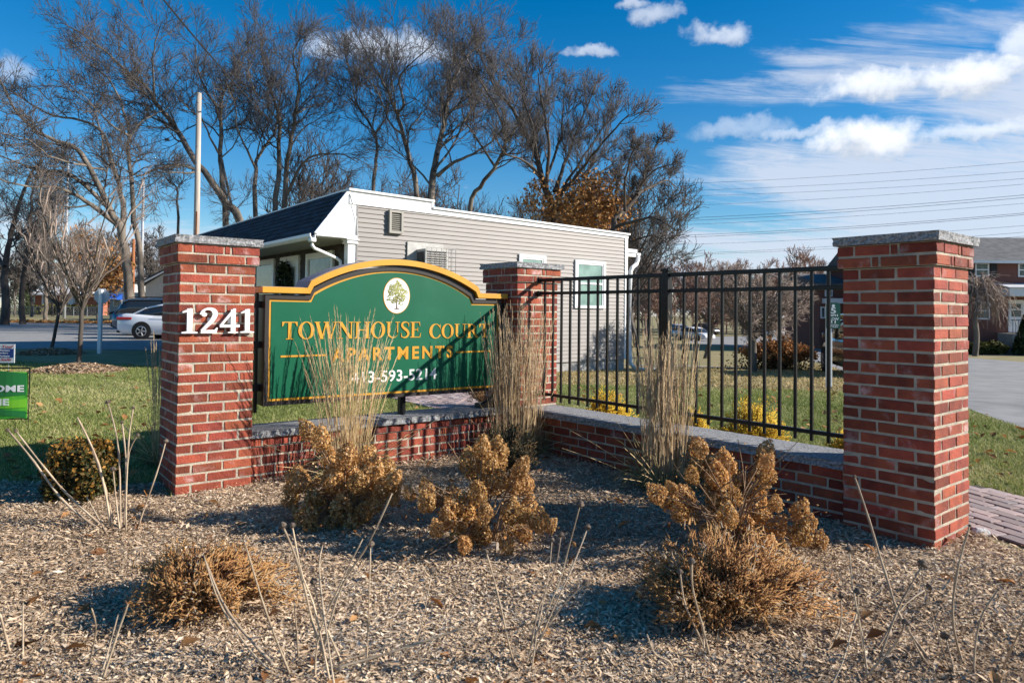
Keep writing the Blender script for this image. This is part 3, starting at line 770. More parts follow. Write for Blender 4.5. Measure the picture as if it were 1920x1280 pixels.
tm = MB(); tm.prism([(1.697, 1.285), (1.711, 1.285), (1.708, 1.34), (1.722, 1.40), (1.712, 1.40), (1.704, 1.36), (1.69, 1.395), (1.684, 1.392), (1.699, 1.34)], fnxz(YF-.0112), 0, -.0003); tm.prism([(1.672, 1.283), (1.738, 1.283), (1.715, 1.292), (1.692, 1.292)], fnxz(YF-.0112), 0, -.0003)
tm.obj('tree_trunk_picture', mt['tree_trunk_print'], eo)
for z in (.66, .98, 1.28):           # hinge-like brackets at both pillars
    MB().box(.498, .62, YF+.06, YF+.12, z, z+.05).box(.49, .52, YF+.03, YF+.15, z-.02, z+.07).obj('bracket', mt['black_paint'], sg)
    MB().box(2.785, 2.90, YF+.06, YF+.12, z, z+.05).box(2.86, 2.885, YF+.03, YF+.15, z-.02, z+.07).obj('bracket', mt['black_paint'], sg)
for x in (.53, .575): MB().box(x, x+.02, YF+.07, YF+.11, .50, 1.39).obj('side_bar', mt['black_paint'], sg)
MB().box(2.80, 2.83, YF+.07, YF+.11, .45, 1.39).obj('side_bar', mt['black_paint'], sg)
MB().box(1.80, 1.85, YF+.08, YF+.13, .386, .56).obj('support_post', mt['black_paint'], sg)
MB().box(2.60, 2.82, YF+.02, YF+.14, .386, .43, .01).tube([(2.62, YF+.06, .42), (2.70, YF+.02, .47), (2.79, YF+.05, .55)], .012, 6).obj('flood_light', mt['black_paint'], sg)

# ------------------------------------------------------------------ metal fence
fo = PM+.25*uu
fe = thing('metal_fence', 'black metal picket fence between the corner pillar and the right pillar', 'fence', (fo[0], fo[1], 0), math.atan2(df[1], df[0]))
FL = 3.0
for z0, z1 in ((1.557, 1.588), (1.435, 1.462), (.500, .527)):
    MB().box(.004, FL-.03, -.014, .014, z0, z1, .003).obj('rail', mt['fence_black'], fe)
    for x in (.004, FL-.075): MB().box(x, x+.035, -.024, .024, z0-.012, z1+.010, .003).obj('bracket', mt['fence_black'], fe)
pk = MB().box(-.0095, .0095, -.0095, .0095, .455, 1.556, .0015).mesh('picket', mt['fence_black'])
for k in range(27):
    x = .097+.1108*k
    if k == 13 or x > FL-.06: continue
    o = bpy.data.objects.new('picket', pk); o.location = (x, 0, 0); COL.objects.link(o); o.parent = fe
po = MB().box(1.487-.03, 1.487+.03, -.03, .03, .386, 1.598, .003).obj('post', mt['fence_black'], fe)
MB().box(1.487-.036, 1.487+.036, -.036, .036, 1.600, 1.622, .004).obj('post_cap', mt['fence_black'], po)
# ------------------------------------------------------------------ office building (local x along the lit side wall, y into the depth)
B0 = at(668, 500, 14.5)
bz = 0.0
bl = thing('office_building', 'small grey clapboard office with dark shingled mansard and white trim behind the sign', 'building', (B0[0], B0[1], bz), YAW)
BLN, BDP = 8.30, 12.3
MB().box(.32, BLN, .006, BDP, -.02, 3.44).box(.0, .32, .006, .018, -.02, 3.44).obj('wall', mt['siding'], bl)
MB().box(.12, BLN-.02, .03, BDP, -.9, -.02).obj('foundation', mt['concrete'], bl)
def board(x0, x1, z, h=.1016):
    mb = MB(); y0, y1 = -.022, -.002
    mb.add([(x0, y0, z), (x1, y0, z), (x1, y1, z+h), (x0, y1, z+h), (x0, .004, z), (x1, .004, z), (x1, .004, z+h), (x0, .004, z+h)],
           [(0, 1, 2, 3), (4, 7, 6, 5), (0, 4, 5, 1), (2, 6, 7, 3), (0, 3, 7, 4), (1, 5, 6, 2)])
    return mb
bm0 = board(.0, BLN-.06, 0).mesh('clapboard', mt['siding'])
for k in range(35):
    o = bpy.data.objects.new('clapboard', bm0); o.location = (0, 0, k*.1016-.02); COL.objects.link(o); o.parent = bl
MB().box(-.02, .012, -.03, .01, -.02, 3.5).obj('corner_strip', mt['siding'], bl)
MB().box(BLN-.07, BLN+.05, -.035, .06, -.02, 3.42, .006).obj('corner_trim', mt['white_trim'], bl)
f1 = MB(); f1.prism([(-.19, 3.49), (1.80, 3.475), (1.80, 3.765), (-.19, 3.79)], fnxz(-.04), 0, .10); f1.obj('fascia', mt['white_trim'], bl)
f2 = MB(); f2.prism([(1.80, 3.475), (BLN+.06, 3.405), (BLN+.06, 3.515), (1.80, 3.60)], fnxz(-.038), 0, .10); f2.obj('fascia', mt['white_trim'], bl)
f3 = MB(); f3.prism([(-.22, 3.765), (1.86, 3.74), (1.86, 3.785), (-.22, 3.81)], fnxz(-.085), 0, 2.0); f3.prism([(1.83, 3.585), (BLN+.10, 3.50), (BLN+.10, 3.545), (1.83, 3.63)], fnxz(-.08), 0, BDP)
f3.obj('roof_edge', mt['white_trim'], bl)
MB().box(1.79, 1.86, -.055, .02, 3.60, 3.76).obj('step_trim', mt['white_trim'], bl)
MB().box(-.15, 1.8, .02, BDP, 3.44, 3.76).box(1.8, BLN, .02, BDP, 3.40, 3.48).obj('roof_core', mt['roof_grey'], bl)
# gable-like white end of the mansard
e = MB(); e.prism([(-.90, 2.80), (-.012, 2.79), (-.012, 3.78), (-.19, 3.79)], fnxz(-.02), 0, .06); e.obj('end_panel', mt['white_trim'], bl)
e = MB(); e.prism([(-.94, 2.83), (-.86, 2.80), (-.155, 3.76), (-.20, 3.81)], fnxz(-.045), 0, .05); e.prism([(-.90, 2.775), (0.0, 2.765), (0.0, 2.84), (-.88, 2.85)], fnxz(-.040), 0, .05)
e.tube([(-.19, -.048, 3.70), (-.03, -.05, 3.20), (.0, -.052, 2.80)], .006, 5); e.box(-.35, -.343, -.024, -.018, 2.85, 3.55)
e.obj('rake_trim', mt['white_trim'], bl)
RL = math.hypot(.735, 1.0)
MB().add([(-.95, .0, 2.79), (-.95, BDP, 2.79), (-.20, BDP, 3.79), (-.20, .0, 3.79), (-.90, .0, 2.74), (-.90, BDP, 2.74), (-.12, BDP, 3.77), (-.12, .0, 3.77)],
         [(0, 3, 2, 1), (4, 5, 6, 7), (0, 1, 5, 4), (2, 3, 7, 6), (0, 4, 7, 3), (1, 2, 6, 5)]).obj('roof', mt['shingle'], bl)
roof_o = [c for c in bl.children if c.name.startswith('roof') and c.name == 'roof'][0] if any(c.name == 'roof' for c in bl.children) else bl
# shingles: courses lapping up the slope
cd = np.array([.75, 0, 1.0])/math.hypot(.75, 1.0); cn_ = np.array([-1.0, 0, .75])/math.hypot(.75, 1.0); SLEN = 1.25
def shingle_mesh(w, h, seed):
    r = random.Random(seed); x0, x1 = .003, w-.003; hh = h+r.uniform(.0, .012)
    mb = MB(); P = lambda a, b, t: tuple(np.array([0, a, 0])+cd*b+cn_*t)
    t0 = r.uniform(.016, .026)
    mb.add([P(x0, -.012+r.uniform(0, .008), t0), P(x1, -.012+r.uniform(0, .008), t0), P(x1, hh, .006), P(x0, hh, .006), P(x0, 0, .001), P(x1, 0, .001), P(x1, hh, .001), P(x0, hh, .001)],
           [(0, 3, 2, 1), (4, 5, 6, 7), (0, 1, 5, 4), (2, 3, 7, 6), (0, 4, 7, 3), (1, 2, 6, 5)])
    return mb
NR = 9; EX = SLEN/NR
SV = {w: [shingle_mesh(w, EX, int(w*1000)+k).mesh('shingle', mt['shingle']) for k in range(3)] for w in (.20, .26, .32)}
far = MB()
cnt = 0
for r_ in range(NR):
    y = -.03+((r_*.37) % .17)-.1; base_ = np.array([-.95, 0, 2.79])+cd*EX*r_+cn_*.002
    while y < BDP:
        w = rnd.choice((.20, .26, .32))
        if y+w > BDP or y < -.06: y += w; continue
        if y < 8.1 and cnt < 296:
            o = bpy.data.objects.new('shingle', rnd.choice(SV[w])); o.location = (base_[0], y, base_[2]); COL.objects.link(o); o.parent = bl; cnt += 1
        else:
            m_ = shingle_mesh(w, EX, rnd.randrange(999)); far.add([(a+base_[0], b+y, c+base_[2]) for a, b, c in m_.v], m_.f)
        y += w
o = far.obj('shingles', mt['shingle'], bl); o['kind'] = 'stuff'
MB().box(-.23, -.12, -.02, BDP, 3.775, 3.80).obj('ridge_trim', mt['white_trim'], bl)
# gutter, soffit, downspout
g = MB(); g.prism([(-1.03, 2.81), (-1.03, 2.75), (-.98, 2.70), (-.91, 2.70), (-.91, 2.80), (-.925, 2.80), (-.925, 2.72), (-.975, 2.72), (-1.012, 2.758), (-1.012, 2.81)][::-1], lambda a, b, d: (a, d, b), -.03, BDP); g.obj('gutter', mt['white_trim'], bl)
MB().box(-.92, .16, .0, BDP, 2.755, 2.775).obj('soffit', mt['soffit'], bl)
MB().box(-.93, -.90, .0, BDP, 2.72, 2.80).obj('eave_board', mt['white_trim'], bl)
ds_ = MB(); ds_.box(-1.02, -.90, -.045, .09, 2.64, 2.72, .01)
ds_.tube([(-.96, .03, 2.66), (-.96, .03, 2.58), (-.90, .06, 2.52), (-.36, .20, 2.36), (-.26, .22, 2.30), (-.25, .22, 2.20), (-.25, .22, -.3)], .035, 8)
ds_.obj('downspout', mt['white_trim'], bl, smooth=True)
MB().box(-.36, -.24, 1.4, 1.52, 2.748, 2.756).obj('recessed_lamp', mt['lamp_warm'], bl)
co = MB(); co.box(-.20, -.02, -.015, .165, -.6, 2.66); co.box(-.235, .015, -.05, .20, 2.66, 2.70, .006); co.box(-.22, .0, -.035, .185, 2.70, 2.735); co.box(-.25, .03, -.065, .215, 2.735, 2.762, .006)
co.obj('porch_column', mt['white_trim'], bl)
# dark shake porch wall
MB().box(.155, .30, .02, BDP, -.5, 2.755).obj('porch_wall', mt['shake'], bl)
sh = MB(); r = random.Random(3)
for row in range(17):
    z = -.45+row*.19; y = .05+r.uniform(-.1, 0)
    while y < BDP-.1:
        w = r.uniform(.11, .20)
        if y > .02: 
            z0 = z-r.uniform(0, .012); sh.add([(.132, y+.004, z0), (.132, y+w-.004, z0), (.148, y+w-.004, z+.19), (.148, y+.004, z+.19), (.156, y+.004, z0), (.156, y+w-.004, z0), (.156, y+w-.004, z+.19), (.156, y+.004, z+.19)],
              [(0, 3, 2, 1), (4, 5, 6, 7), (0, 1, 5, 4), (2, 3, 7, 6), (0, 4, 7, 3), (1, 2, 6, 5)])
        y += w
o = sh.obj('shakes', mt['shake'], bl); o['kind'] = 'stuff'
def winx(y0, y1, z0, z1, fw=.11, sash=None):
    """window in the porch wall, looking along -x"""
    xo = .085
    m = MB(); m.box(xo, .16, y0, y0+fw, z0, z1); m.box(xo, .16, y1-fw, y1, z0, z1); m.box(xo-.005, .16, y0+fw, y1-fw, z1-fw, z1); m.box(xo-.012, .16, y0+fw, y1-fw, z0, z0+fw)
    w = m.obj('window', mt['white_trim'], bl)
    MB().box(.118, .14, y0+fw, y1-fw, z0+fw, z1-fw).obj('pane', mt['glass'], w)
    s = MB(); q = .035
    for a, b in ((y0+fw, y0+fw+q), (y1-fw-q, y1-fw)): s.box(.10, .12, a, b, z0+fw, z1-fw)
    s.box(.099, .12, y0+fw, y1-fw, z1-fw-q, z1-fw)
    if sash: s.box(.098, .12, y0+fw, y1-fw, sash-.02, sash+.02)
    s.obj('sash', mt['white_trim'], w)
    return w
winx(1.40, 2.98, 1.15, 2.63); winx(5.20, 6.87, 1.15, 2.65); winx(9.0, 10.6, 1.15, 2.65)
m = MB(); m.box(.085, .16, 3.44, 3.56, -.1, 2.64); m.box(.085, .16, 4.61, 4.73, -.1, 2.64); m.box(.08, .16, 3.56, 4.61, 2.52, 2.64); do = m.obj('door', mt['white_trim'], bl)
MB().box(.12, .14, 3.56, 4.61, -.1, 2.52).obj('door_leaf', mt['white_trim'], do)
m = MB(); m.box(.105, .122, 3.72, 3.76, .95, 2.36).box(.105, .122, 4.40, 4.44, .95, 2.36).box(.106, .122, 3.76, 4.40, 2.32, 2.36); m.obj('glazing_bead', mt['vent_grey'], do)
MB().box(.108, .124, 3.76, 4.40, .95, 2.32).obj('pane', mt['glass'], do)
# vent louvre
vt = MB(); x0, x1, z0, z1 = .715, 1.055, 2.95, 3.45
vt.box(x0, x0+.05, -.10, 0, z0, z1).box(x1-.05, x1, -.10, 0, z0, z1).box(x0+.05, x1-.05, -.098, 0, z1-.05, z1).box(x0+.05, x1-.05, -.098, 0, z0, z0+.05)
vo = vt.obj('vent', mt['vent_grey'], bl)
MB().box(x0+.05, x1-.05, -.02, -.012, z0+.05, z1-.05).obj('backing', mt['ac_dark'], vo)
sm = MB().add([(x0+.05, -.09, 0), (x1-.05, -.09, 0), (x1-.05, -.04, .034), (x0+.05, -.04, .034), (x0+.05, -.085, -.006), (x1-.05, -.085, -.006), (x1-.05, -.035, .028), (x0+.05, -.035, .028)],
              [(0, 1, 2, 3), (4, 7, 6, 5), (0, 4, 5, 1), (2, 6, 7, 3), (0, 3, 7, 4), (1, 5, 6, 2)]).mesh('slat', mt['vent_grey'])
for k in range(9):
    o = bpy.data.objects.new('slat', sm); o.location = (0, 0, z0+.062+k*.042); COL.objects.link(o); o.parent = vo
# through-wall air conditioner with a wire cage
pa_ = MB().box(1.19, 2.12, -.05, .0, 2.02, 2.80).obj('air_conditioner', mt['ac_metal'], bl)
MB().box(1.42, 2.02, -.42, -.05, 2.12, 2.64, .008).obj('casing', mt['ac_metal'], pa_)
m = MB()
for k in range(6): m.box(1.412, 1.424, -.38+k*.052, -.35+k*.052, 2.18, 2.58)
for k in range(9): m.box(1.47, 1.97, -.428, -.418, 2.16+k*.05, 2.185+k*.05)
m.obj('grille', mt['ac_dark'], pa_)
m = MB()
for k in range(7): m.tube([(1.40+k*.125, -.52, 2.10), (1.40+k*.125, -.52, 2.66)], .006, 4)
for z in (2.10, 2.28, 2.48, 2.66): m.tube([(1.40, -.52, z), (2.15, -.52, z), (2.15, -.05, z)], .006, 4)
for k in range(4): m.tube([(2.15, -.52+k*.15, 2.10), (2.15, -.52+k*.15, 2.66)], .006, 4)
m.obj('cage', mt['ac_metal'], pa_)
def winy(x0, x1, z0, z1, pm, fw=.075, sash=None):
    m = MB(); m.box(x0, x0+fw, -.06, .0, z0, z1).box(x1-fw, x1, -.06, .0, z0, z1).box(x0+fw, x1-fw, -.062, .0, z1-fw, z1).box(x0+fw, x1-fw, -.066, .0, z0, z0+fw)
    w = m.obj('window', mt['white_trim'], bl)
    MB().box(x0+fw, x1-fw, -.026, -.016, z0+fw, z1-fw).obj('pane', mt[pm], w)
    s = MB(); q = .04
    s.box(x0+fw, x0+fw+q, -.045, -.02, z0+fw, z1-fw).box(x1-fw-q, x1-fw, -.045, -.02, z0+fw, z1-fw).box(x0+fw+q, x1-fw-q, -.044, -.02, z1-fw-q, z1-fw)
    if sash: s.box(x0+fw+q, x1-fw-q, -.05, -.02, sash-.025, sash+.025)
    s.obj('sash', mt['white_trim'], w)
    bl_ = MB()
    for k in range(int((z1-z0-2*fw)/.05)): bl_.box(x0+fw+q, x1-fw-q-.12, -.0285, -.0255, z0+fw+.01+k*.05, z0+fw+.05+k*.05-.006)
    bl_.obj('blind', mt[pm], w)
winy(4.36, 5.24, 1.9, 2.72, 'blind_glass'); winy(6.28, 7.43, 1.40, 2.69, 'blind_glass', sash=2.07)
# rear gutter end and downspout on the right corner
m = MB(); m.box(8.36, 8.78, .0, .35, 3.02, 3.12).box(8.36, 8.70, -.02, .25, 2.90, 2.99)
m.tube([(8.86, .05, 2.96), (8.82, .0, 2.86), (8.72, -.02, 2.70), (8.52, -.04, 2.58), (8.45, -.045, 2.46), (8.45, -.045, .1), (8.47, -.06, -.15), (8.62, -.10, -.30), (8.9, -.14, -.34), (9.9, -.3, -.37)], .06, 8)
m.box(8.76, 8.90, -.03, .30, 2.95, 3.02)
m.obj('corner_downspout', mt['white_trim'], bl, smooth=False)
# wreath hung on the porch door
wq = np.array([B0[0], B0[1]])+uu*.02+vv*4.2
wr = thing('wreath', 'dark green leafy wreath on the white porch door', 'wreath', (wq[0], wq[1], 1.72), YAW)
r = np.random.default_rng(2); n = 900
a = r.uniform(0, 2*PI, n); q = np.stack([r.normal(0, .05, n), np.cos(a)*.24+r.normal(0, .07, n), np.sin(a)*.30+r.normal(0, .07, n)+.35], 1)
V, F_ = leaves(q, .06, r); npobj('greenery', V, F_, mt['evergreen'], wr, attr=np.repeat(r.uniform(0, 1, n), 4))
# ------------------------------------------------------------------ wood chips, fallen leaves and grass
def inside(P, x, y):
    r = np.ones_like(x, bool); A = sum(P[k-1][0]*P[k][1]-P[k][0]*P[k-1][1] for k in range(len(P))); sg = 1 if A > 0 else -1
    for k in range(len(P)):
        ax, ay = P[k]; bx, by = P[(k+1) % len(P)]; r &= sg*((bx-ax)*(y-ay)-(by-ay)*(x-ax)) >= 0
    return r
def in_bed(x, y): return inside(BED_A, x, y) | inside(BED_B, x, y) | inside(BED_C, x, y)
def in_view(x, y, m=.06): return (np.abs(x)/np.maximum(y, .1) < .74+m) & (y > 1.9)
rg = np.random.default_rng(11)
def pts_wedge(n, y0, y1, pw=1.6):
    y = y0*(y1/y0)**(rg.uniform(0, 1, n)**1.0); x = rg.uniform(-.80, .80, n)*y; return x, y
x, y = pts_wedge(640000, 1.95, 7.3); k = in_bed(x, y); x, y = x[k], y[k]
nn = len(x); h_ = rg.gamma(1.6, .006, nn)
bump_ = .012*np.sin(x*3.1+1)*np.sin(y*2.7)+.010*np.sin(x*7.3)*np.sin(y*6.1+2)+.010
C = np.stack([x, y, .010+np.maximum(bump_, 0)+h_*.8], 1)
sz = rg.gamma(2.8, .0017, nn).clip(.0022, .020)*(.80+.06*y)
V, F_ = leaves(C, sz, rg, N=np.array([0, 0, 1.2]), aspect=3.5, fold=.08)
patch = np.sin(x*1.7+y*.9)*.5+np.sin(x*.6-y*2.1+1.3)*.5
tone = np.clip(.06+rg.beta(2.0, 1.9, nn)*.84+.10*patch+.07*np.sin(x*5.1-y*4.3)*np.sin(y*6.7+x*2)+(rg.uniform(0, 1, nn) > .93)*.25, 0, 1)
o = npobj('wood_chips', V, F_, mt['chip'], attr=np.repeat(tone, 4)); o['kind'] = 'stuff'
# fallen leaves caught in the bed
x, y = pts_wedge(900, 2.2, 7.0); k = in_bed(x, y); x, y = x[k], y[k]
k = (rg.uniform(0, 1, len(x)) < .18+.5*((x > .2) & (y > 5.4))); x, y = x[k], y[k]
V, F_ = leaves(np.stack([x, y, np.full_like(x, .04)], 1), rg.uniform(.02, .06, len(x)), rg, N=np.array([0, 0, .9]), aspect=1.7, fold=.3)
o = npobj('fallen_leaves', V, F_, mt['dead_leaf'], attr=np.repeat(rg.uniform(0, 1, len(x)), 4)); o['kind'] = 'stuff'
# lawn blades
def in_walk(x, y):
    r = np.zeros_like(x, bool)
    for nm in ('brick_walk', 'office_walk'):
        ob = bpy.data.objects[nm]; c, s = math.cos(ob.rotation_euler.z), math.sin(ob.rotation_euler.z); X, Y = x-ob.location.x, y-ob.location.y
        a, b = X*c+Y*s, -X*s+Y*c; d = ob.dimensions; r |= (a > -.02) & (a < d.x+.02) & (b > -.02) & (b < d.y+.02)
    return r
DWp = polys
def in_drive(x, y):
    r = np.zeros_like(x, bool)
    for P in DWp: r |= inside([tuple(p) for p in P], x, y)
    return r
bo_c, bo_s = math.cos(YAW), math.sin(YAW)
def in_office(x, y):
    X, Y = x-B0[0], y-B0[1]; a, b = X*bo_c+Y*bo_s, -X*bo_s+Y*bo_c
    return (a > -1.0) & (b > -.05)
def blades(name, n, y0, y1, region, hgt, wid, material, tonef):
    x, y = pts_wedge(n, y0, y1); k = region(x, y); x, y = x[k], y[k]; n = len(x)
    z = gz(x, y); h = rg.uniform(.5, 1.2, n)*hgt*(1+.3*np.sin(x*2.3)*np.sin(y*1.9)); w = wid*(1+.10*y); a = rg.uniform(0, 2*PI, n); ln = rg.uniform(.1, 1.3, n)*h; b = rg.uniform(0, 2*PI, n)
    P = np.stack([x, y, z], 1); wx = np.stack([np.cos(a)*w, np.sin(a)*w, 0*a], 1); tip = P+np.stack([np.cos(b)*ln, np.sin(b)*ln, h], 1)
    V = np.stack([P-wx, P+wx, tip], 1).reshape(-1, 3); t = tonef(x, y, n)
    o = npobj(name, V, np.arange(3*n).reshape(-1, 3), material, attr=np.repeat(np.clip(t, 0, 1), 3)); o['kind'] = 'stuff'; return o
lawn_reg = lambda x, y: inside(LAWN, x, y) & ~in_bed(x, y) & ~in_walk(x, y) & ~in_drive(x, y) & ~in_office(x, y)
def tone(x, y, n):
    p = np.sin(x*.9+1)*np.sin(y*.8)+.6*np.sin(x*2.7+y*1.9)*np.sin(y*3.1-x)+.5*np.sin(x*6.1)*np.sin(y*5.3)
    return rg.beta(2.2, 2.2, n)*.95+.16*p-.02
blades('grass', 420000, 4.3, 20, lawn_reg, .042, .0030, mt['blade'], tone)
blades('dry_grass', 110000, 12, 60, lambda x, y: ~inside(LAWN, x, y) & ~in_drive(x, y) & ~in_office(x, y) & (x > -1) & (x < 22), .05, .006, mt['blade_tan'], lambda x, y, n: rg.beta(2, 2, n))
n = 900; x, y = pts_wedge(n, 5, 19); k = lawn_reg(x, y); x, y = x[k], y[k]
V, F_ = leaves(np.stack([x, y, gz(x, y)+.035], 1), rg.uniform(.025, .075, len(x)), rg, N=np.array([0, 0, .9]), aspect=1.6, fold=.3)
o = npobj('lawn_leaves', V, F_, mt['dead_leaf'], attr=np.repeat(rg.uniform(0, 1, len(x)), 4)); o['kind'] = 'stuff'
# leaf litter along the far side of the left street
n = 7000; x = rg.uniform(-75, -14, n); y = 55+np.abs(rg.normal(0, 3.2, n)); P = np.stack([x, y, gz(x, y)+.03], 1)
V, F_ = leaves(P, rg.uniform(.12, .32, n), rg, N=np.array([0, 0, .8])); o = npobj('leaf_litter', V, F_, mt['leaf_orange'], attr=np.repeat(rg.uniform(0, 1, n), 4)); o['kind'] = 'stuff'

# ------------------------------------------------------------------ tall ornamental grasses
def grass_clump(label, c, spread, h, n, seed, m='straw', lean=.09, plume=.34, base_m='straw_green', nbase=220, lean_dir=(0, 0)):
    r = np.random.default_rng(seed); t = thing('ornamental_grass', label, 'ornamental grass', (c[0], c[1], 0), 0, 'tall dry ornamental grasses')
    a = r.uniform(0, 2*PI, n); q = np.sqrt(r.uniform(0, 1, n))*spread
    b = np.stack([np.cos(a)*q, np.sin(a)*q, np.zeros(n)], 1); H = h*r.uniform(.60, 1.03, n)*(1-.10*(q/spread)**2)
    out = np.stack([np.cos(a), np.sin(a)], 1)*(lean*(.3+q/spread)*r.uniform(.4, 1.5, n))[:, None]+r.normal(0, .034, (n, 2))+np.array(lean_dir)
    K = 6; s = np.linspace(0, 1, K)
    P = np.zeros((n, K, 3)); P[:, :, 2] = H[:, None]*s[None, :]
    P[:, :, :2] = b[:, None, :2]+out[:, None, :]*(s[None, :, None]**1.7)*H[:, None, None]+(r.normal(0, .006, (n, 1, 2)))*np.sin(s*5)[None, :, None]
    rad = np.interp(s, [0, .6, 1], [.0021, .0014, .0007])[None, :]*np.ones((n, 1))
    V, F_ = tubes(P, rad, 3); o = npobj('stalks', V, F_, mt[m], t); o['kind'] = 'stuff'
    # feathery seed plumes at the tops
    Pp, Dd, Rr = [], [], []
    for k in range(26):
        s0 = 1-plume+plume*k/26; f = s0*(K-1); i0 = min(int(f), K-2); w = f-i0
        p = P[:, i0]*(1-w)+P[:, i0+1]*w; d = P[:, i0+1]-P[:, i0]; d /= np.linalg.norm(d, axis=1, keepdims=True)
        d = d+r.normal(0, .13, (n, 3)); env = math.sin(PI*min(1, (k+2)/28))**.6
        Pp.append(p); Dd.append(p+d*(.030+.02*env)); Rr.append(np.full(n, .0009+.0012*env))
    V, F_ = spikes(np.concatenate(Pp), np.concatenate(Dd), np.concatenate(Rr)); o = npobj('plumes', V, F_, mt[m], t); o['kind'] = 'stuff'
    # arching base leaves
    a = r.uniform(0, 2*PI, nbase); q = np.sqrt(r.uniform(0, 1, nbase))*spread*1.1; Lf = r.uniform(.22, .62, nbase)
    s = np.linspace(0, 1, 6); el = r.uniform(.35, 1.0, nbase)
    P = np.zeros((nbase, 6, 3)); rad_ = q[:, None]+Lf[:, None]*el[:, None]*s[None]**1.3*.75; P[:, :, 0] = np.cos(a)[:, None]*rad_; P[:, :, 1] = np.sin(a)[:, None]*rad_
    P[:, :, 2] = Lf[:, None]*(s[None]*(1.25-el[:, None]*.55)-s[None]**2*(el[:, None]*.95))+.012; P[:, :, 2] = np.maximum(P[:, :, 2], .012)
    V, F_ = tubes(P, np.interp(s, [0, .5, 1], [.003, .0028, .0006])[None]*np.ones((nbase, 1)), 3); o = npobj('base_leaves', V, F_, mt[base_m], t); o['kind'] = 'stuff'
    # a few broken stalks leaning out
    m_ = 16; a = r.uniform(0, 2*PI, m_); Lb = r.uniform(.4, .95, m_); e_ = r.uniform(.25, 1.1, m_); s = np.linspace(0, 1, 5)
    P = np.zeros((m_, 5, 3)); rr_ = spread*.5+Lb[:, None]*np.cos(e_)[:, None]*s; P[:, :, 0] = np.cos(a)[:, None]*rr_; P[:, :, 1] = np.sin(a)[:, None]*rr_*.8; P[:, :, 2] = Lb[:, None]*np.sin(e_)[:, None]*s+.03-.1*(s**2)*Lb[:, None]
    P[:, :, 2] = np.maximum(P[:, :, 2], .01)
    V, F_ = tubes(P, np.array([[.002, .0018, .002, .003, .0008]])*np.ones((m_, 1)), 3); o = npobj('broken_stalks', V, F_, mt['straw'], t); o['kind'] = 'stuff'
    return t
g1 = at(652, 860, 5.12); g2 = at(968, 850, 6.15); g3 = at(1247, 890, 5.0)
grass_clump('dry golden ornamental grass in front of the green sign lettering', g1, .15, 1.28, 150, 1, 'straw', .15, .32)
grass_clump('dry ornamental grass at the corner pillar, between sign and fence', g2, .22, 1.38, 240, 2, 'straw_brown', .05, .40)
grass_clump('dense upright dry ornamental grass in front of the black fence', g3, .165, 1.27, 220, 3, 'straw_brown', .04, .40)
gl_ = at(300, 862, 5.6)
grass_clump('thin brown ornamental grass on the lawn side of the numbered pillar', gl_, .07, 1.12, 34, 4, 'straw_brown', .03, .30, nbase=50)

# ------------------------------------------------------------------ hydrangeas with dried flower heads
def flower_head(seed, n=620):
    r = np.random.default_rng(seed); d = r.normal(size=(n, 3)); d /= np.linalg.norm(d, axis=1, keepdims=True)
    lob = 1+.13*np.sin(d[:, 0]*5+seed)+.10*np.sin(d[:, 1]*6+2*seed); rad = (.62+.38*r.uniform(0, 1, n)**.35)*lob
    C = d*rad[:, None]; C[:, 2] = C[:, 2]*1.16+.15*(C[:, 2] > 0)*C[:, 2]; C[:, :2] *= (1-.16*C[:, 2:3].clip(-1, 1))
    V, F_ = leaves(C, r.uniform(.15, .30, n), r, N=d*.7, aspect=1.15, fold=.35)
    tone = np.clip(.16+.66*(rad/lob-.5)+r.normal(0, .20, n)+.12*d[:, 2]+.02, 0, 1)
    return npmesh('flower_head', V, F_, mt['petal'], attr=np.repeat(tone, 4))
HEADS = [flower_head(s) for s in range(5)]
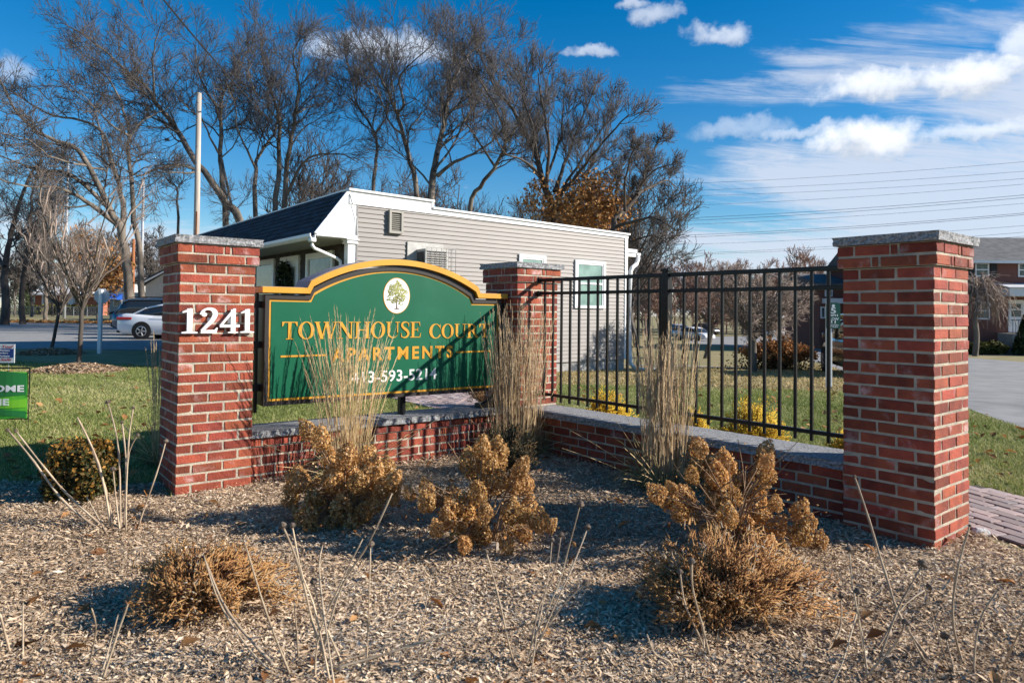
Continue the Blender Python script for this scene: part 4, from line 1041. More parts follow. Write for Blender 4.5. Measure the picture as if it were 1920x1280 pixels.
def hydrangea(label, basepx, heads, seed, Yb=None):
    r = np.random.default_rng(seed); b = gp(*basepx); t = thing('hydrangea', label, 'shrub', (b[0], b[1], 0), 0, 'hydrangea shrubs with dried flower heads')
    st = MB()
    for k, (px, py, pr_) in enumerate(heads):
        Yd = b[1]+r.uniform(-.24, .24)+(.06 if py < basepx[1]-110 else -.04)
        p = at(px, py, Yd)-np.array([b[0], b[1], 0]); rad = pr_*Yd/FPX*.84
        o = bpy.data.objects.new('flower_head', HEADS[int(r.integers(0, 5))]); o.location = p; o.scale = (rad*r.uniform(.95, 1.12), rad*r.uniform(.9, 1.1), rad*r.uniform(.98, 1.15))
        ax = Vector((p[0]*.7, p[1]*.7, .45)).normalized(); o.rotation_euler = (ax.to_track_quat('Z', 'Y') @ Euler((0, 0, r.uniform(0, 6.28))).to_quaternion()).to_euler(); COL.objects.link(o); o.parent = t
        q0 = np.array([r.uniform(-.05, .05), r.uniform(-.05, .05), 0.0]); mid = q0*.5+p*.45+np.array([0, 0, .10+r.uniform(-.02, .03)])
        st.tube([q0, q0*.7+mid*.3, mid, p*.75+mid*.25, p], [.005, .0045, .004, .0032, .0026], 5)
        for j in range(2):
            e = p+r.normal(0, .09, 3)-np.array([0, 0, .03]); st.tube([mid, (mid+e)/2+r.normal(0, .01, 3), e], [.003, .0025, .0015], 4)
    # leftover dry leaves and thin twigs inside
    n = 40
    C = np.stack([r.normal(0, .17, n), r.normal(0, .14, n), r.uniform(.02, .16, n)], 1); V, F_ = leaves(C, r.uniform(.012, .026, n), r, aspect=1.8, fold=.4)
    st.obj('stems', mt['stem_brown'], t); lo_ = npobj('dry_leaves', V, F_, mt['dead_leaf'], t, attr=np.repeat(r.uniform(0, .8, n), 4)); lo_['kind'] = 'stuff'
    # small stray florets filling the crown between the heads
    pts = np.array([at(px, py, b[1]) for px, py, _ in heads])-np.array([b[0], b[1], 0]); C = pts[r.integers(0, len(pts), 300)]+r.normal(0, .05, (300, 3)); C[:, 1] += r.uniform(-.2, .2, 300)
    V, F_ = leaves(C, r.uniform(.007, .013, 300), r, aspect=1.2, fold=.35); lo_ = npobj('loose_florets', V, F_, mt['petal'], t, attr=np.repeat(np.clip(r.normal(.38, .22, 300), 0, 1), 4)); lo_['kind'] = 'stuff'
    return t
H1 = [(575,806,18),(602,822,19),(560,900,23),(545,932,19),(575,965,22),(612,960,22),(625,900,26),(652,885,24),(600,925,26),(665,930,24),(640,952,22),(700,890,25),(690,920,22),(722,880,20),(738,902,18),(655,985,20),(620,985,18),(582,985,17),(560,965,16),(682,960,20),(650,855,22),(690,858,20),(620,862,19),(736,930,17),(704,945,18),(588,940,20),(672,905,20),(715,915,18),(640,920,20)]
H2 = [(905,838,20),(932,845,22),(935,862,20),(880,868,24),(905,890,26),(930,902,22),(965,905,20),(977,878,19),(985,912,16),(850,930,18),(870,950,24),(820,932,19),(800,915,17),(840,970,20),(880,985,22),(900,1000,22),(860,1005,20),(820,990,16),(800,940,18),(960,960,22),(990,950,20),(1010,975,20),(1032,985,14),(960,990,20),(985,1000,16),(930,1020,16),(952,1025,14),(870,1020,16),(768,925,13),(980,965,16),(895,925,20),(920,870,18),(845,950,18),(910,960,16)]
H3 = [(1310,840,20),(1315,865,24),(1360,870,22),(1345,892,24),(1436,850,21),(1438,868,16),(1420,900,24),(1440,890,17),(1230,925,20),(1250,935,20),(1285,935,22),(1275,960,18),(1365,930,24),(1420,950,24),(1365,965,22),(1355,1000,22),(1385,1000,18),(1430,975,20),(1452,945,16),(1460,985,18),(1500,958,19),(1500,1000,22),(1532,1015,20),(1515,980,16),(1460,1035,20),(1440,1020,18),(1480,1040,16),(1410,1020,20),(1330,1000,18),(1300,965,16),(1340,940,20),(1400,985,18),(1380,905,18),(1325,1000,14),(1298,890,16),(1335,915,18),(1395,930,18),(1345,970,18),(1258,915,14)]
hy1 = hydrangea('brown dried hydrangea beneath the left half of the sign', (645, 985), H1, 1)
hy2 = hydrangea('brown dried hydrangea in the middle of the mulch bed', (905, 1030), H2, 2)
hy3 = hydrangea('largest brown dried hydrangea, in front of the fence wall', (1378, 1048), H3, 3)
# off to the right, outside the picture, a fourth one throws its shadow across the chips
def shrub_right():
    b = (4.45, 3.22); t = thing('hydrangea', 'brown dried hydrangea at the far right end of the mulch bed', 'shrub', (b[0], b[1], 0), 0, 'hydrangea shrubs with dried flower heads'); r = np.random.default_rng(9); st = MB()
    for k in range(22):
        p = np.array([r.normal(0, .2), r.normal(0, .16), r.uniform(.15, .62)]); o = bpy.data.objects.new('flower_head', HEADS[k % 5]); o.location = p; o.scale = (.085,)*3; COL.objects.link(o); o.parent = t; st.tube([(0, 0, 0), p*.5+[0, 0, .05], p], .004, 4)
    st.obj('stems', mt['stem_brown'], t)
shrub_right()

# ------------------------------------------------------------------ junipers, boxwood, golden shrubs
def spray_shrub(name, label, cat, c, rx, ry, h, n, seed, m, leafn=46, droop=.35, wood='stem_brown', group=None, lsize=.030, fat=.0042):
    r = np.random.default_rng(seed); t = thing(name, label, cat, (c[0], c[1], c[2] if len(c) > 2 else 0), 0, group)
    a = r.uniform(0, 2*PI, n); q = np.sqrt(r.uniform(.02, 1, n)); K = 6; s = np.linspace(0, 1, K)
    md = 1+.20*np.sin(3*a+seed)+.13*np.sin(7*a+2*seed); end = np.stack([np.cos(a)*q*rx*md, np.sin(a)*q*ry*md, h*(1.0-.6*q**2)*r.uniform(.35, 1.12, n)], 1)
    P = end[:, None, :]*s[None, :, None]; P[:, :, 2] += (droop*h*np.sin(s*PI)[None]*q[:, None]*.45)+.02; P += r.normal(0, .012, P.shape)*s[None, :, None]
    V, F_ = tubes(P, np.interp(s, [0, 1], [.006, .0015])[None]*np.ones((n, 1)), 4); npobj('branches', V, F_, mt[wood], t)
    f = r.uniform(.30, 1.03, (n, leafn)); i0 = np.minimum((f*(K-1)).astype(int), K-2); w = (f*(K-1)-i0)[..., None]; ar = np.arange(n)[:, None]
    B_ = P[ar, i0]*(1-w)+P[ar, i0+1]*w; D_ = P[ar, i0+1]-P[ar, i0]; D_ /= np.linalg.norm(D_, axis=2, keepdims=True)+1e-9
    off = r.normal(0, .016, B_.shape); dd = D_*.75+r.normal(0, .45, B_.shape)+np.array([0, 0, .25]); dd /= np.linalg.norm(dd, axis=2, keepdims=True); L_ = r.uniform(.6, 1.3, f.shape)[..., None]*lsize
    p0 = (B_+off).reshape(-1, 3); p1 = p0+(dd*L_).reshape(-1, 3); p0[:, 2] = np.maximum(p0[:, 2], .005); p1[:, 2] = np.maximum(p1[:, 2], .005)
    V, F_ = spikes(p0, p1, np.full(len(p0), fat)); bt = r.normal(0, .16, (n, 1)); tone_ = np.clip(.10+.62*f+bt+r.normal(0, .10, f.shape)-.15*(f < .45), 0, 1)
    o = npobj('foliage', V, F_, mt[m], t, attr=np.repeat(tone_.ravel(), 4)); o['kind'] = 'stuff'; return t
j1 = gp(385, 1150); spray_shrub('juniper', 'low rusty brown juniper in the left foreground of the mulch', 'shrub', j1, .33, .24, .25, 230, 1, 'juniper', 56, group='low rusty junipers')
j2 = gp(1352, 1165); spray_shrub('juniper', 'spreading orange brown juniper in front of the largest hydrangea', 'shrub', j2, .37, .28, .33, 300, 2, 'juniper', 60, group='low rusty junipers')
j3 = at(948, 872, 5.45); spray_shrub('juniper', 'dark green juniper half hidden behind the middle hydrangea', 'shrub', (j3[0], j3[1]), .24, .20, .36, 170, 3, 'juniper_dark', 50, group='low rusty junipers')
def ball_shrub(name, label, c, rx, ry, rz, n, seed, m, size=.02, z0=0, group=None, cat='shrub', box=1.0):
    r = np.random.default_rng(seed); t = thing(name, label, cat, (c[0], c[1], z0), 0, group)
    d = r.normal(size=(n, 3)); d /= np.linalg.norm(d, axis=1, keepdims=True); d = np.sign(d)*np.abs(d)**box; rad = r.uniform(.45, 1, n)**.45*(1+.07*np.sin(d[:, 0]*7+seed)+.06*np.sin(d[:, 2]*9)+.06*np.sin(d[:, 1]*8+1))
    C = d*rad[:, None]*np.array([rx, ry, rz]); C[:, 2] = C[:, 2]+rz*.96; k = C[:, 2] > .01; C = C[k]; d = d[k]; rad = rad[k]
    V, F_ = leaves(C, r.uniform(.6, 1.3, len(C))*size, r, N=d*.4, aspect=1.6, fold=.25)
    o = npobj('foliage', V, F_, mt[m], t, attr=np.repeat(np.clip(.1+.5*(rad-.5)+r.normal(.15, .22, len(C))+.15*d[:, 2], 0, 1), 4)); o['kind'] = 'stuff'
    st = MB()
    for k in range(14):
        e = C[r.integers(0, len(C))]*np.array([.8, .8, .8]); st.tube([(0, 0, 0), e*.5, e], [.006, .004, .002], 4)
    st.obj('branches', mt['stem_brown'], t); return t
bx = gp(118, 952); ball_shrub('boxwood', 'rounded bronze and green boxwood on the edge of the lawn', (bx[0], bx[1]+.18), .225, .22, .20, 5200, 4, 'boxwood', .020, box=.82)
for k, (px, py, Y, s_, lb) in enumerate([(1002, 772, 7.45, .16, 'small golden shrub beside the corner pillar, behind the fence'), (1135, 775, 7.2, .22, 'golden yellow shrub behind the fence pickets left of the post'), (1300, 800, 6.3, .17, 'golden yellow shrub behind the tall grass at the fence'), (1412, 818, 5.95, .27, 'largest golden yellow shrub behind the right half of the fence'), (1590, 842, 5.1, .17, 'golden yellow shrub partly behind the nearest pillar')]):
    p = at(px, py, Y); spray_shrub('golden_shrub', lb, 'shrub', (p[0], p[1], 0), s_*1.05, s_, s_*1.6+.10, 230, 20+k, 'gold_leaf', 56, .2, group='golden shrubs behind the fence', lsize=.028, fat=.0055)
dk = at(905, 745, 9.2); spray_shrub('dry_bush', 'small leafless brown bush on the walk behind the sign', 'shrub', (dk[0], dk[1], 0), .28, .25, .5, 90, 31, 'juniper', 18)

# ------------------------------------------------------------------ dry perennial stalks in the foreground
def stalk_clump(label, stems, Yb, seed, base=None, rad=.0028, dY=.25, group='dry stalks with seed heads'):
    """stems: list of (polyline in picture coordinates, has_head, radius factor); each keeps its own distance"""
    r = np.random.default_rng(seed); P0 = base if base is not None else gp(stems[0][0][-1][0], min(stems[0][0][-1][1], 1278))
    t = thing('dry_stalks', label, 'dry plant', (P0[0], P0[1], 0), 0, group)
    org = np.array([P0[0], P0[1], 0])
    for pts, head, k in stems:
        pts = pts[::-1]; n = len(pts); Y0 = Yb+r.uniform(-.08, .12); Y1 = Y0+r.uniform(-dY, dY)
        W = [at(px, py, Y0+(Y1-Y0)*i/max(1, n-1)) for i, (px, py) in enumerate(pts)]
        if W[0][2] > .02 and base is None:      # carry the stem on down to the ground below the frame
            d = W[0]-W[1]; d = d/abs(d[2])*W[0][2] if abs(d[2]) > .05 else np.array([0, 0, -W[0][2]]); W = [W[0]+d*np.array([.6, .3, 1])]+W
        elif W[0][2] > .02: W = [W[0]*np.array([1, 1, 0])]+W
        for q in W: q[2] = max(q[2], .012)
        Q = spline(np.array(W)-org, max(8, 3*len(W))); rr = np.linspace(1.25, .75, len(Q))*rad*k*(1+.18*np.sin(np.arange(len(Q))*2.1))
        so_ = MB().tube(Q, rr, 6).obj('stem', mt['dry_stem'], t, smooth=True)
        if head:
            d = Q[-1]-Q[-3]; hr = .0085*r.uniform(.85, 1.25)*head
            hb = MB().lathe([(.3*hr, -.6*hr), (1.15*hr, -.25*hr), (1.35*hr, .05*hr), (1.0*hr, .7*hr), (.55*hr, 1.15*hr), (.1*hr, 1.3*hr)], Q[-1], 8, d)
            hn = 46; dd = r.normal(size=(hn, 3)); dd /= np.linalg.norm(dd, axis=1, keepdims=True); p0 = Q[-1]+dd*hr*.8; V, F_ = spikes(p0, p0+dd*hr*r.uniform(.3, .95, (hn, 1)), np.full(hn, hr*.16)); hb.add(V, [tuple(f) for f in F_])
            hb.obj('seed_head', mt['seed_head'], t)
    n = 26                                       # crumpled leaves at the foot
    C = np.stack([r.normal(0, .10, n), r.normal(0, .08, n), np.abs(r.normal(.012, .012, n))+.008], 1); V, F_ = leaves(C, r.uniform(.008, .022, n), r, N=np.array([0, 0, .7]), aspect=2.4, fold=.4); o = npobj('dead_leaves', V, F_, mt['dead_leaf'], t, attr=np.repeat(r.uniform(0, .5, n), 4)); o['kind'] = 'stuff'
    return t
stalk_clump('pale bent stalks rising from the bottom edge of the photo, left of the middle', [
    ([(385,1050),(430,1150),(522,1285)],0,1.7), ([(382,1040),(412,1130),(470,1220),(530,1290)],0,1.1), ([(460,1020),(500,1150),(545,1288)],0,1.2), ([(530,985),(560,1060),(590,1180),(614,1290)],1.2,1.5), ([(548,985),(566,1075),(590,1140)],1,1.0),
    ([(735,925),(690,1020),(640,1100),(606,1210),(596,1285)],0,1.3), ([(695,1020),(690,1180),(686,1290)],1.1,1.0), ([(605,1020),(600,1090)],.9,1.0), ([(588,1090),(602,1150),(640,1288)],1.2,1.1), ([(552,1130),(560,1245)],0,1.1), ([(880,1172),(800,1200),(700,1232),(634,1252)],0,1.6), ([(780,1190),(700,1220),(640,1240)],0,1.0), ([(680,1010),(640,1090),(598,1190),(590,1280)],0,1.1)], 2.42, 1)
stalk_clump('slender stalks with small dark seed heads, right of the bottom centre', [
    ([(1088,945),(1068,1020),(1045,1100),(1000,1200),(985,1288)],1.1,.9), ([(1102,988),(1078,1050),(1020,1180),(990,1288)],1.2,1.1), ([(1052,1002),(1040,1070),(1010,1140),(992,1280)],1.3,1.0), ([(1035,1012),(1028,1080),(1008,1180)],.9,.8), ([(1098,1092),(1050,1140),(1012,1200),(985,1284)],1,.9)], 2.5, 2)
stalk_clump('single curved stalk with hardly any head below the middle hydrangea', [([(912,1035),(935,1120),(960,1230),(976,1288)],.7,1.2), ([(810,1070),(788,1180),(765,1288)],1,.9)], 2.55, 3)
stalk_clump('two crossed grey stalks in front of the orange juniper', [([(1275,1072),(1284,1130),(1310,1190),(1322,1288)],.9,1.4), ([(1297,1052),(1299,1105),(1316,1170),(1332,1288)],1,1.5), ([(1322,1155),(1320,1210),(1330,1280)],0,.9), ([(1213,1188),(1228,1225),(1255,1240),(1268,1288)],0,1.2), ([(1195,1205),(1220,1240),(1232,1270)],0,.9)], 2.5, 4)
stalk_clump('tall forked stalks with dark seed heads in front of the nearest pillar', [
    ([(1602,893),(1625,960),(1660,1075),(1690,1160),(1750,1288)],.6,1.6), ([(1592,1030),(1600,1105),(1618,1200),(1628,1288)],1.3,1.0), ([(1742,1100),(1690,1140),(1640,1225),(1604,1288)],1.4,1.3), ([(1730,1058),(1700,1110),(1682,1145)],1.4,1.1), ([(1728,1075),(1750,1160),(1780,1250),(1795,1288)],0,.8), ([(1577,1118),(1575,1180),(1548,1260),(1540,1288)],1,1.2), ([(1608,1108),(1612,1180),(1622,1240)],1.1,.8), ([(1608,1145),(1595,1190),(1580,1240)],1.1,.9), ([(1698,1166),(1720,1215),(1752,1288)],1.2,1.1), ([(1696,1170),(1680,1205),(1640,1250),(1610,1290)],0,1.2), ([(1772,1192),(1785,1240),(1792,1288)],1.3,.9), ([(1535,1220),(1540,1288)],1,1.0)], 2.45, 5)
stalk_clump('bare dark stalks at the right edge of the mulch', [([(1818,985),(1795,1070),(1786,1160),(1806,1288)],.5,1.4), ([(1872,1105),(1838,1160),(1826,1240),(1830,1288)],.4,1.2), ([(1925,1150),(1897,1215),(1878,1288)],0,1.2), ([(1668,1242),(1650,1270),(1640,1290)],1.2,1)], 2.5, 6)
stalk_clump('short grey stalk with a pale fluffy head at the bottom edge', [([(1446,1212),(1430,1245),(1424,1288)],1.7,1.2), ([(1500,1270),(1470,1284)],0,1)], 2.42, 7)
eb = gp(232, 1000)
stalk_clump('cluster of brown stalks fanning out on the mulch left of the numbered pillar', [
    ([(15,806),(60,860),(120,940),(192,1000)],1.1,1.2), ([(30,808),(80,872),(130,930),(200,1002)],1,1.1), ([(145,782),(185,870),(210,992)],0,1.2), ([(202,754),(222,840),(226,990)],1.2,1.1), ([(229,792),(237,880),(233,990)],1,1.1), ([(250,764),(241,830),(233,988)],1,.9), ([(311,827),(296,880),(262,978)],1.2,.9), ([(212,880),(218,940),(224,990)],1.4,.8), ([(172,842),(198,915),(214,992)],1,.9), ([(258,815),(240,860),(236,985)],1,.8), ([(162,930),(200,1000)],0,.8)], eb[1], 8, eb, .0048, .15)
stalk_clump('pale broken stalks in the bottom left corner', [([(0,1150),(10,1190),(20,1288)],0,1.4), ([(43,1130),(42,1288)],0,1.1), ([(97,1170),(92,1230),(62,1288)],0,1.1), ([(175,1160),(165,1220),(150,1288)],0,1.3), ([(240,1132),(216,1200),(190,1288)],0,1.3), ([(172,1140),(180,1180),(168,1240)],0,1), ([(222,1150),(200,1230),(185,1284)],0,.9), ([(112,1195),(100,1250),(96,1288)],0,.9)], 2.42, 9)
# loose stones and a cut log in the bed
def rock(name, label, cat, p, sx, sy, sz, seed, m='stone', group=None):
    r = random.Random(seed); bm = bmesh_ico(2); 
    vs_ = [(x*sx*(1+r.uniform(-.14, .14)), y*sy*(1+r.uniform(-.14, .14)), max(z, -.35)*sz*(1+r.uniform(-.12, .12))+sz*.3) for x, y, z in bm[0]]
    o = MB().add(vs_, bm[1]).obj(name, mt[m]); o.location = (p[0], p[1], .01); tag(o, label, cat, group); return o
def bmesh_ico(sub):
    import bmesh
    b = bmesh.new(); bmesh.ops.create_icosphere(b, subdivisions=sub, radius=1); v = [tuple(q.co) for q in b.verts]; f = [tuple(x.index for x in q.verts) for q in b.faces]; b.free(); return v, f
rock('stone', 'pale rounded stone at the foot of the nearest pillar', 'stone', gp(1838, 1006), .055, .04, .035, 1)
rock('stone', 'small white stone beside the numbered pillar', 'stone', gp(292, 912), .05, .03, .02, 2)
rock('stone', 'whitish chip of stone lying in the left foreground', 'stone', gp(392, 1232), .022, .016, .012, 3)
lp = gp(908, 1036); lg = MB().tube([(-.07, .02, .03), (.07, -.02, .035)], .028, 10); o = lg.obj('cut_log', mt['pole_wood']); o.location = (lp[0], lp[1], .0); tag(o, 'short pale piece of cut log below the middle hydrangea', 'log')
# ------------------------------------------------------------------ bare trees
def children_of(P, Rr, n, r, t0=.25, t1=1.0, ang=(.5, 1.0), ln=(.35, .7), up=.2, base_len=None, K=4, wig=.06, rs=.55):
    """P (N,K,3), Rr (N,K) -> n children per branch, vectorised"""
    N, Kp, _ = P.shape; seg = np.linalg.norm(np.diff(P, axis=1), axis=2); Lp = seg.sum(1)
    t = t0+(t1-t0)*(np.arange(n)[None]+r.uniform(0, 1, (N, n)))/n
    f = np.minimum(t*(Kp-1), Kp-1.001); i = f.astype(int); w = (f-i)[..., None]; a = np.arange(N)[:, None]
    st = P[a, i]*(1-w)+P[a, i+1]*w; T = P[a, i+1]-P[a, i]; T /= np.linalg.norm(T, axis=2, keepdims=True)+1e-9
    rp = Rr[a, i]*(1-w[..., 0])+Rr[a, i+1]*w[..., 0]
    q = r.normal(size=T.shape); q -= (q*T).sum(2, keepdims=True)*T; q /= np.linalg.norm(q, axis=2, keepdims=True)+1e-9
    an = r.uniform(ang[0], ang[1], (N, n))[..., None]
    d = T*np.cos(an)+q*np.sin(an)+np.array([0, 0, up]); d /= np.linalg.norm(d, axis=2, keepdims=True)
    L = (base_len if base_len is not None else Lp[:, None])*r.uniform(ln[0], ln[1], (N, n))*(1.15-.72*t)
    d = d.reshape(-1, 3); st = st.reshape(-1, 3); L = L.reshape(-1); s = np.linspace(0, 1, K)
    side = r.normal(size=d.shape); side -= (side*d).sum(1, keepdims=True)*d; side /= np.linalg.norm(side, axis=1, keepdims=True)+1e-9
    C = st[:, None]+d[:, None]*(L[:, None, None]*s[None, :, None])+side[:, None]*((L*r.normal(0, wig*2, L.shape))[:, None, None]*np.sin(s*PI)[None, :, None])
    C += np.array([0, 0, 1.])*(up*.35*L)[:, None, None]*(s**2)[None, :, None]+r.normal(0, 1, C.shape)*(L*wig*.35)[:, None, None]*(s > 0)[None, :, None]
    r0 = np.minimum(rp.reshape(-1)*.8, rp.reshape(-1)*rs+.002); rad = r0[:, None]*np.linspace(1, .42, K)[None]
    return C, rad
def tree_mesh(mains, seed, lv=(7, 6, 5, 4), lens=(2.6, 1.3, .75, .42), up=.22, tw=.007, wig=.06):
    """mains: list of (polyline (k,3), r0, r1, bare) -> trunk parts, crown parts"""
    r = np.random.default_rng(seed); trunk, crown = [], []
    for P, r0, r1, bare in mains:
        n = max(6, int(len(P)*3)); Q = spline(P, n); L = np.linalg.norm(np.diff(Q, axis=0), axis=1).sum()
        Q = Q+r.normal(0, .012*L/n*4, Q.shape)*(np.linspace(0, 1, n) > .05)[:, None]
        rad = (np.linspace(0, 1, n)**.7*(r1-r0)+r0)[None]*(.80 if r0 > .05 else 1)
        trunk.append(tubes(Q[None], rad, 7 if r0 > .08 else 5))
        nb = max(4, int(L*(1-bare)*lv[0]/6.0))
        a, ra = children_of(Q[None], rad, nb, r, bare, 1.0, (.5, 1.15), (.45, 1.3), up, lens[0], 5, wig*1.3, .42)
        crown.append(tubes(a, np.maximum(ra, .019), 4))
        b, rb = children_of(a, ra, lv[1], r, .18, 1.0, (.4, .95), (.6, 1.2), up, lens[1], 4, wig, .55)
        crown.append(tubes(b, np.maximum(rb, tw*1.5), 3))
        c, rc_ = children_of(b, rb, lv[2], r, .15, 1.0, (.4, .95), (.6, 1.2), up, lens[2], 3, wig, .6)
        crown.append(tubes(c, np.maximum(rc_, tw*1.2), 3))
        if lv[3]:
            d, rd = children_of(c, rc_, lv[3], r, .15, 1.0, (.35, .9), (.6, 1.25), up, lens[3], 2, wig, .7)
            crown.append(spikes(d[:, 0], d[:, 1], np.full(len(d), tw*.85)))
    return trunk, crown
def bare_tree(label, mains, seed, lv=(8, 7, 5, 4), lens=(3.3, 1.9, 1.1, .62), up=.20, tw=.0080, bark='bark', twig='twig', group='tall bare trees behind the office', cat='tree', name='bare_tree', wig=.06):
    trunk, crown = tree_mesh(mains, seed, lv, lens, up, tw, wig); b = np.array(mains[0][0][0], float)
    t = thing(name, label, cat, tuple(b), 0, group)
    V, F_ = join(trunk); npobj('trunk', V-b, F_, mt[bark], t, smooth=True)
    V, F_ = join(crown); npobj('crown', V-b, F_, mt[twig], t)
    return t
def pxl(pts, Y, slope=0.0, ground=True):
    """a limb seen in the photograph, set in depth: it leaves towards or away from the viewer as it rises"""
    out = []; n = len(pts)
    for k, (px, py) in enumerate(pts): out.append(at(px, py, Y+slope*k/(max(1, n-1))))
    return np.array(out)
def foot(px, Y):
    p = at(px, 600, Y); return np.array([p[0], p[1], float(gz(p[0], p[1]))-.1])
def limb(pts, Y, slope=0.0, ft=None):
    P = pxl(pts, Y, slope)
    return np.vstack([foot(ft, Y)[None], P]) if ft is not None else P
bare_tree('big leaning bare tree at the left with long low limbs reaching over the street', [
    (limb([(243,560),(236,480),(226,430),(210,400),(188,355),(160,300),(140,276),(100,262),(60,240),(25,200),(0,150)], 36, -3, 250), .36, .05, .35),
    (limb([(228,445),(232,390),(222,340),(208,300),(193,250),(150,225),(95,215),(50,190),(0,158)], 36, 4), .22, .035, .2),
    (limb([(224,425),(180,390),(140,365),(100,350),(40,348),(-20,330)], 36, -6), .20, .03, .15),
    (limb([(206,392),(150,340),(115,322),(70,318),(20,300),(-30,280)], 36, -4), .17, .03, .15),
    (limb([(205,310),(190,290),(192,255),(170,200),(130,170),(105,130)], 36, 3), .09, .02, .2),
    (limb([(200,320),(150,310),(90,290),(50,260),(0,250)], 36, -8), .09, .02, .2)], 1, up=.12, lens=(2.6, 1.5, .85, .5))
bare_tree('slim bare tree just right of the big leaning one at the street', [
    (limb([(266,560),(262,470),(250,400),(246,330),(240,280),(242,250),(230,200),(205,150),(170,120)], 38, 2, 272), .27, .04, .45),
    (limb([(246,330),(280,312),(330,308)], 38, -2), .06, .02, .2), (limb([(241,255),(210,235),(185,210),(150,170)], 38, -3), .10, .02, .2), (limb([(243,262),(262,230),(300,210),(330,190)], 38, 3), .08, .02, .2)], 2, lens=(2.0, 1.1, .7, .4))
bare_tree('bare tree with a trunk leaning far left behind the wooden pole', [
    (limb([(448,415),(425,385),(402,348),(362,293),(335,250),(312,215),(290,190),(276,165),(245,140),(210,108),(170,75),(140,55)], 40, 3, 470), .36, .05, .35),
    (limb([(290,192),(288,150),(287,110),(296,60),(305,40)], 40, -3), .10, .02, .1), (limb([(285,200),(240,190),(205,180),(160,165)], 40, 3), .08, .02, .1),
    (limb([(372,320),(350,312),(320,310),(285,320),(262,330),(240,320),(200,300)], 40, -4), .14, .03, .25), (limb([(368,322),(345,325),(310,322),(270,333)], 40, -3), .10, .02, .3), (limb([(335,250),(300,225),(262,160),(200,120),(165,115)], 40, 5), .08, .02, .2)], 3)
bare_tree('straight bare tree rising beside the wooden pole', [
    (limb([(423,415),(418,350),(413,285),(414,230),(402,195),(380,160),(370,120),(365,80)], 42, 2, 425), .30, .04, .4),
    (limb([(414,238),(415,190),(425,165),(445,140),(455,110)], 42, -3), .12, .02, .1), (limb([(412,290),(395,260),(378,225),(340,190),(318,160)], 42, -3), .10, .02, .2), (limb([(416,300),(430,370),(440,398)], 42, -2), .10, .08, .6), (limb([(412,300),(440,270),(452,240),(445,200)], 42, 3), .07, .02, .1)], 4)
bare_tree('thinner bare tree between the pole and the double trunk', [
    (limb([(478,400),(480,325),(482,300),(505,265),(518,240),(522,200),(530,160)], 43, 2, 477), .24, .04, .4), (limb([(480,318),(460,275),(445,240),(440,195),(420,150)], 43, -3), .11, .02, .15), (limb([(484,298),(492,270),(470,220),(480,160)], 43, 3), .08, .02, .15)], 5)
bare_tree('tall bare double trunked tree behind the dark roof', [
    (limb([(516,395),(524,300),(524,225),(508,170),(494,120),(490,60)], 44, 2, 514), .30, .04, .35), (limb([(534,390),(540,285),(552,215),(562,165),(550,110),(556,80)], 44, -3, 537), .30, .04, .35),
    (limb([(538,365),(560,318),(590,292),(640,290),(672,305)], 44, -3), .16, .03, .3), (limb([(552,215),(580,200),(610,190),(640,150)], 44, 3), .09, .02, .15), (limb([(524,230),(505,205),(480,180),(470,140)], 44, -3), .08, .02, .15), (limb([(541,280),(570,240),(600,220),(622,180)], 44, 4), .08, .02, .2)], 6)
bare_tree('slanting bare tree above the white end of the mansard', [
    (limb([(700,360),(708,290),(700,240),(672,200),(660,150),(650,110)], 46, 3, 702), .22, .03, .4), (limb([(700,255),(725,215),(730,165),(720,120)], 46, -3), .10, .02, .15), (limb([(672,200),(640,165),(630,130)], 46, 2), .07, .02, .1)], 7)
bare_tree('forked bare tree with a wide crown against the white clouds', [
    (limb([(780,370),(768,300),(748,225),(742,205),(722,160),(700,130),(680,85),(660,55)], 45, 3, 786), .28, .04, .35), (limb([(745,212),(757,195),(748,150),(770,120),(810,85),(820,55)], 45, -3), .14, .02, .1),
    (limb([(752,250),(730,230),(712,180),(690,150),(650,120)], 45, -4), .10, .02, .1), (limb([(768,300),(765,250),(790,215),(815,180),(845,160)], 45, 4), .11, .02, .15), (limb([(742,206),(735,150),(728,100),(735,60)], 45, -2), .08, .02, .1)], 8)
bare_tree('stout bare tree just behind the step in the white roof edge', [
    (limb([(808,378),(818,300),(832,235),(840,190),(855,140),(880,100),(905,70)], 42, 3, 806), .36, .05, .3), (limb([(820,330),(850,305),(888,288),(925,262),(950,230)], 42, -4), .18, .03, .2),
    (limb([(820,290),(842,255),(870,225),(915,200)], 42, 5), .12, .02, .15), (limb([(815,320),(850,270),(905,165),(940,120)], 42, 4), .12, .02, .2), (limb([(832,236),(828,180),(845,130),(850,80)], 42, -3), .10, .02, .1), (limb([(812,350),(775,310),(740,280),(715,262)], 42, 3), .10, .02, .2)], 9)
bare_tree('bare tree with crossing limbs left of the broad oak', [
    (limb([(880,398),(905,345),(930,310),(948,268),(935,215),(910,165),(880,120),(862,80)], 44, -3, 872), .24, .04, .3), (limb([(928,312),(900,270),(870,220),(860,160),(845,100)], 44, 3), .12, .02, .15), (limb([(948,268),(975,225),(985,180),(960,120),(950,70)], 44, 3), .12, .02, .1), (limb([(940,290),(980,285),(1010,262)], 44, -3), .08, .02, .2)], 10)
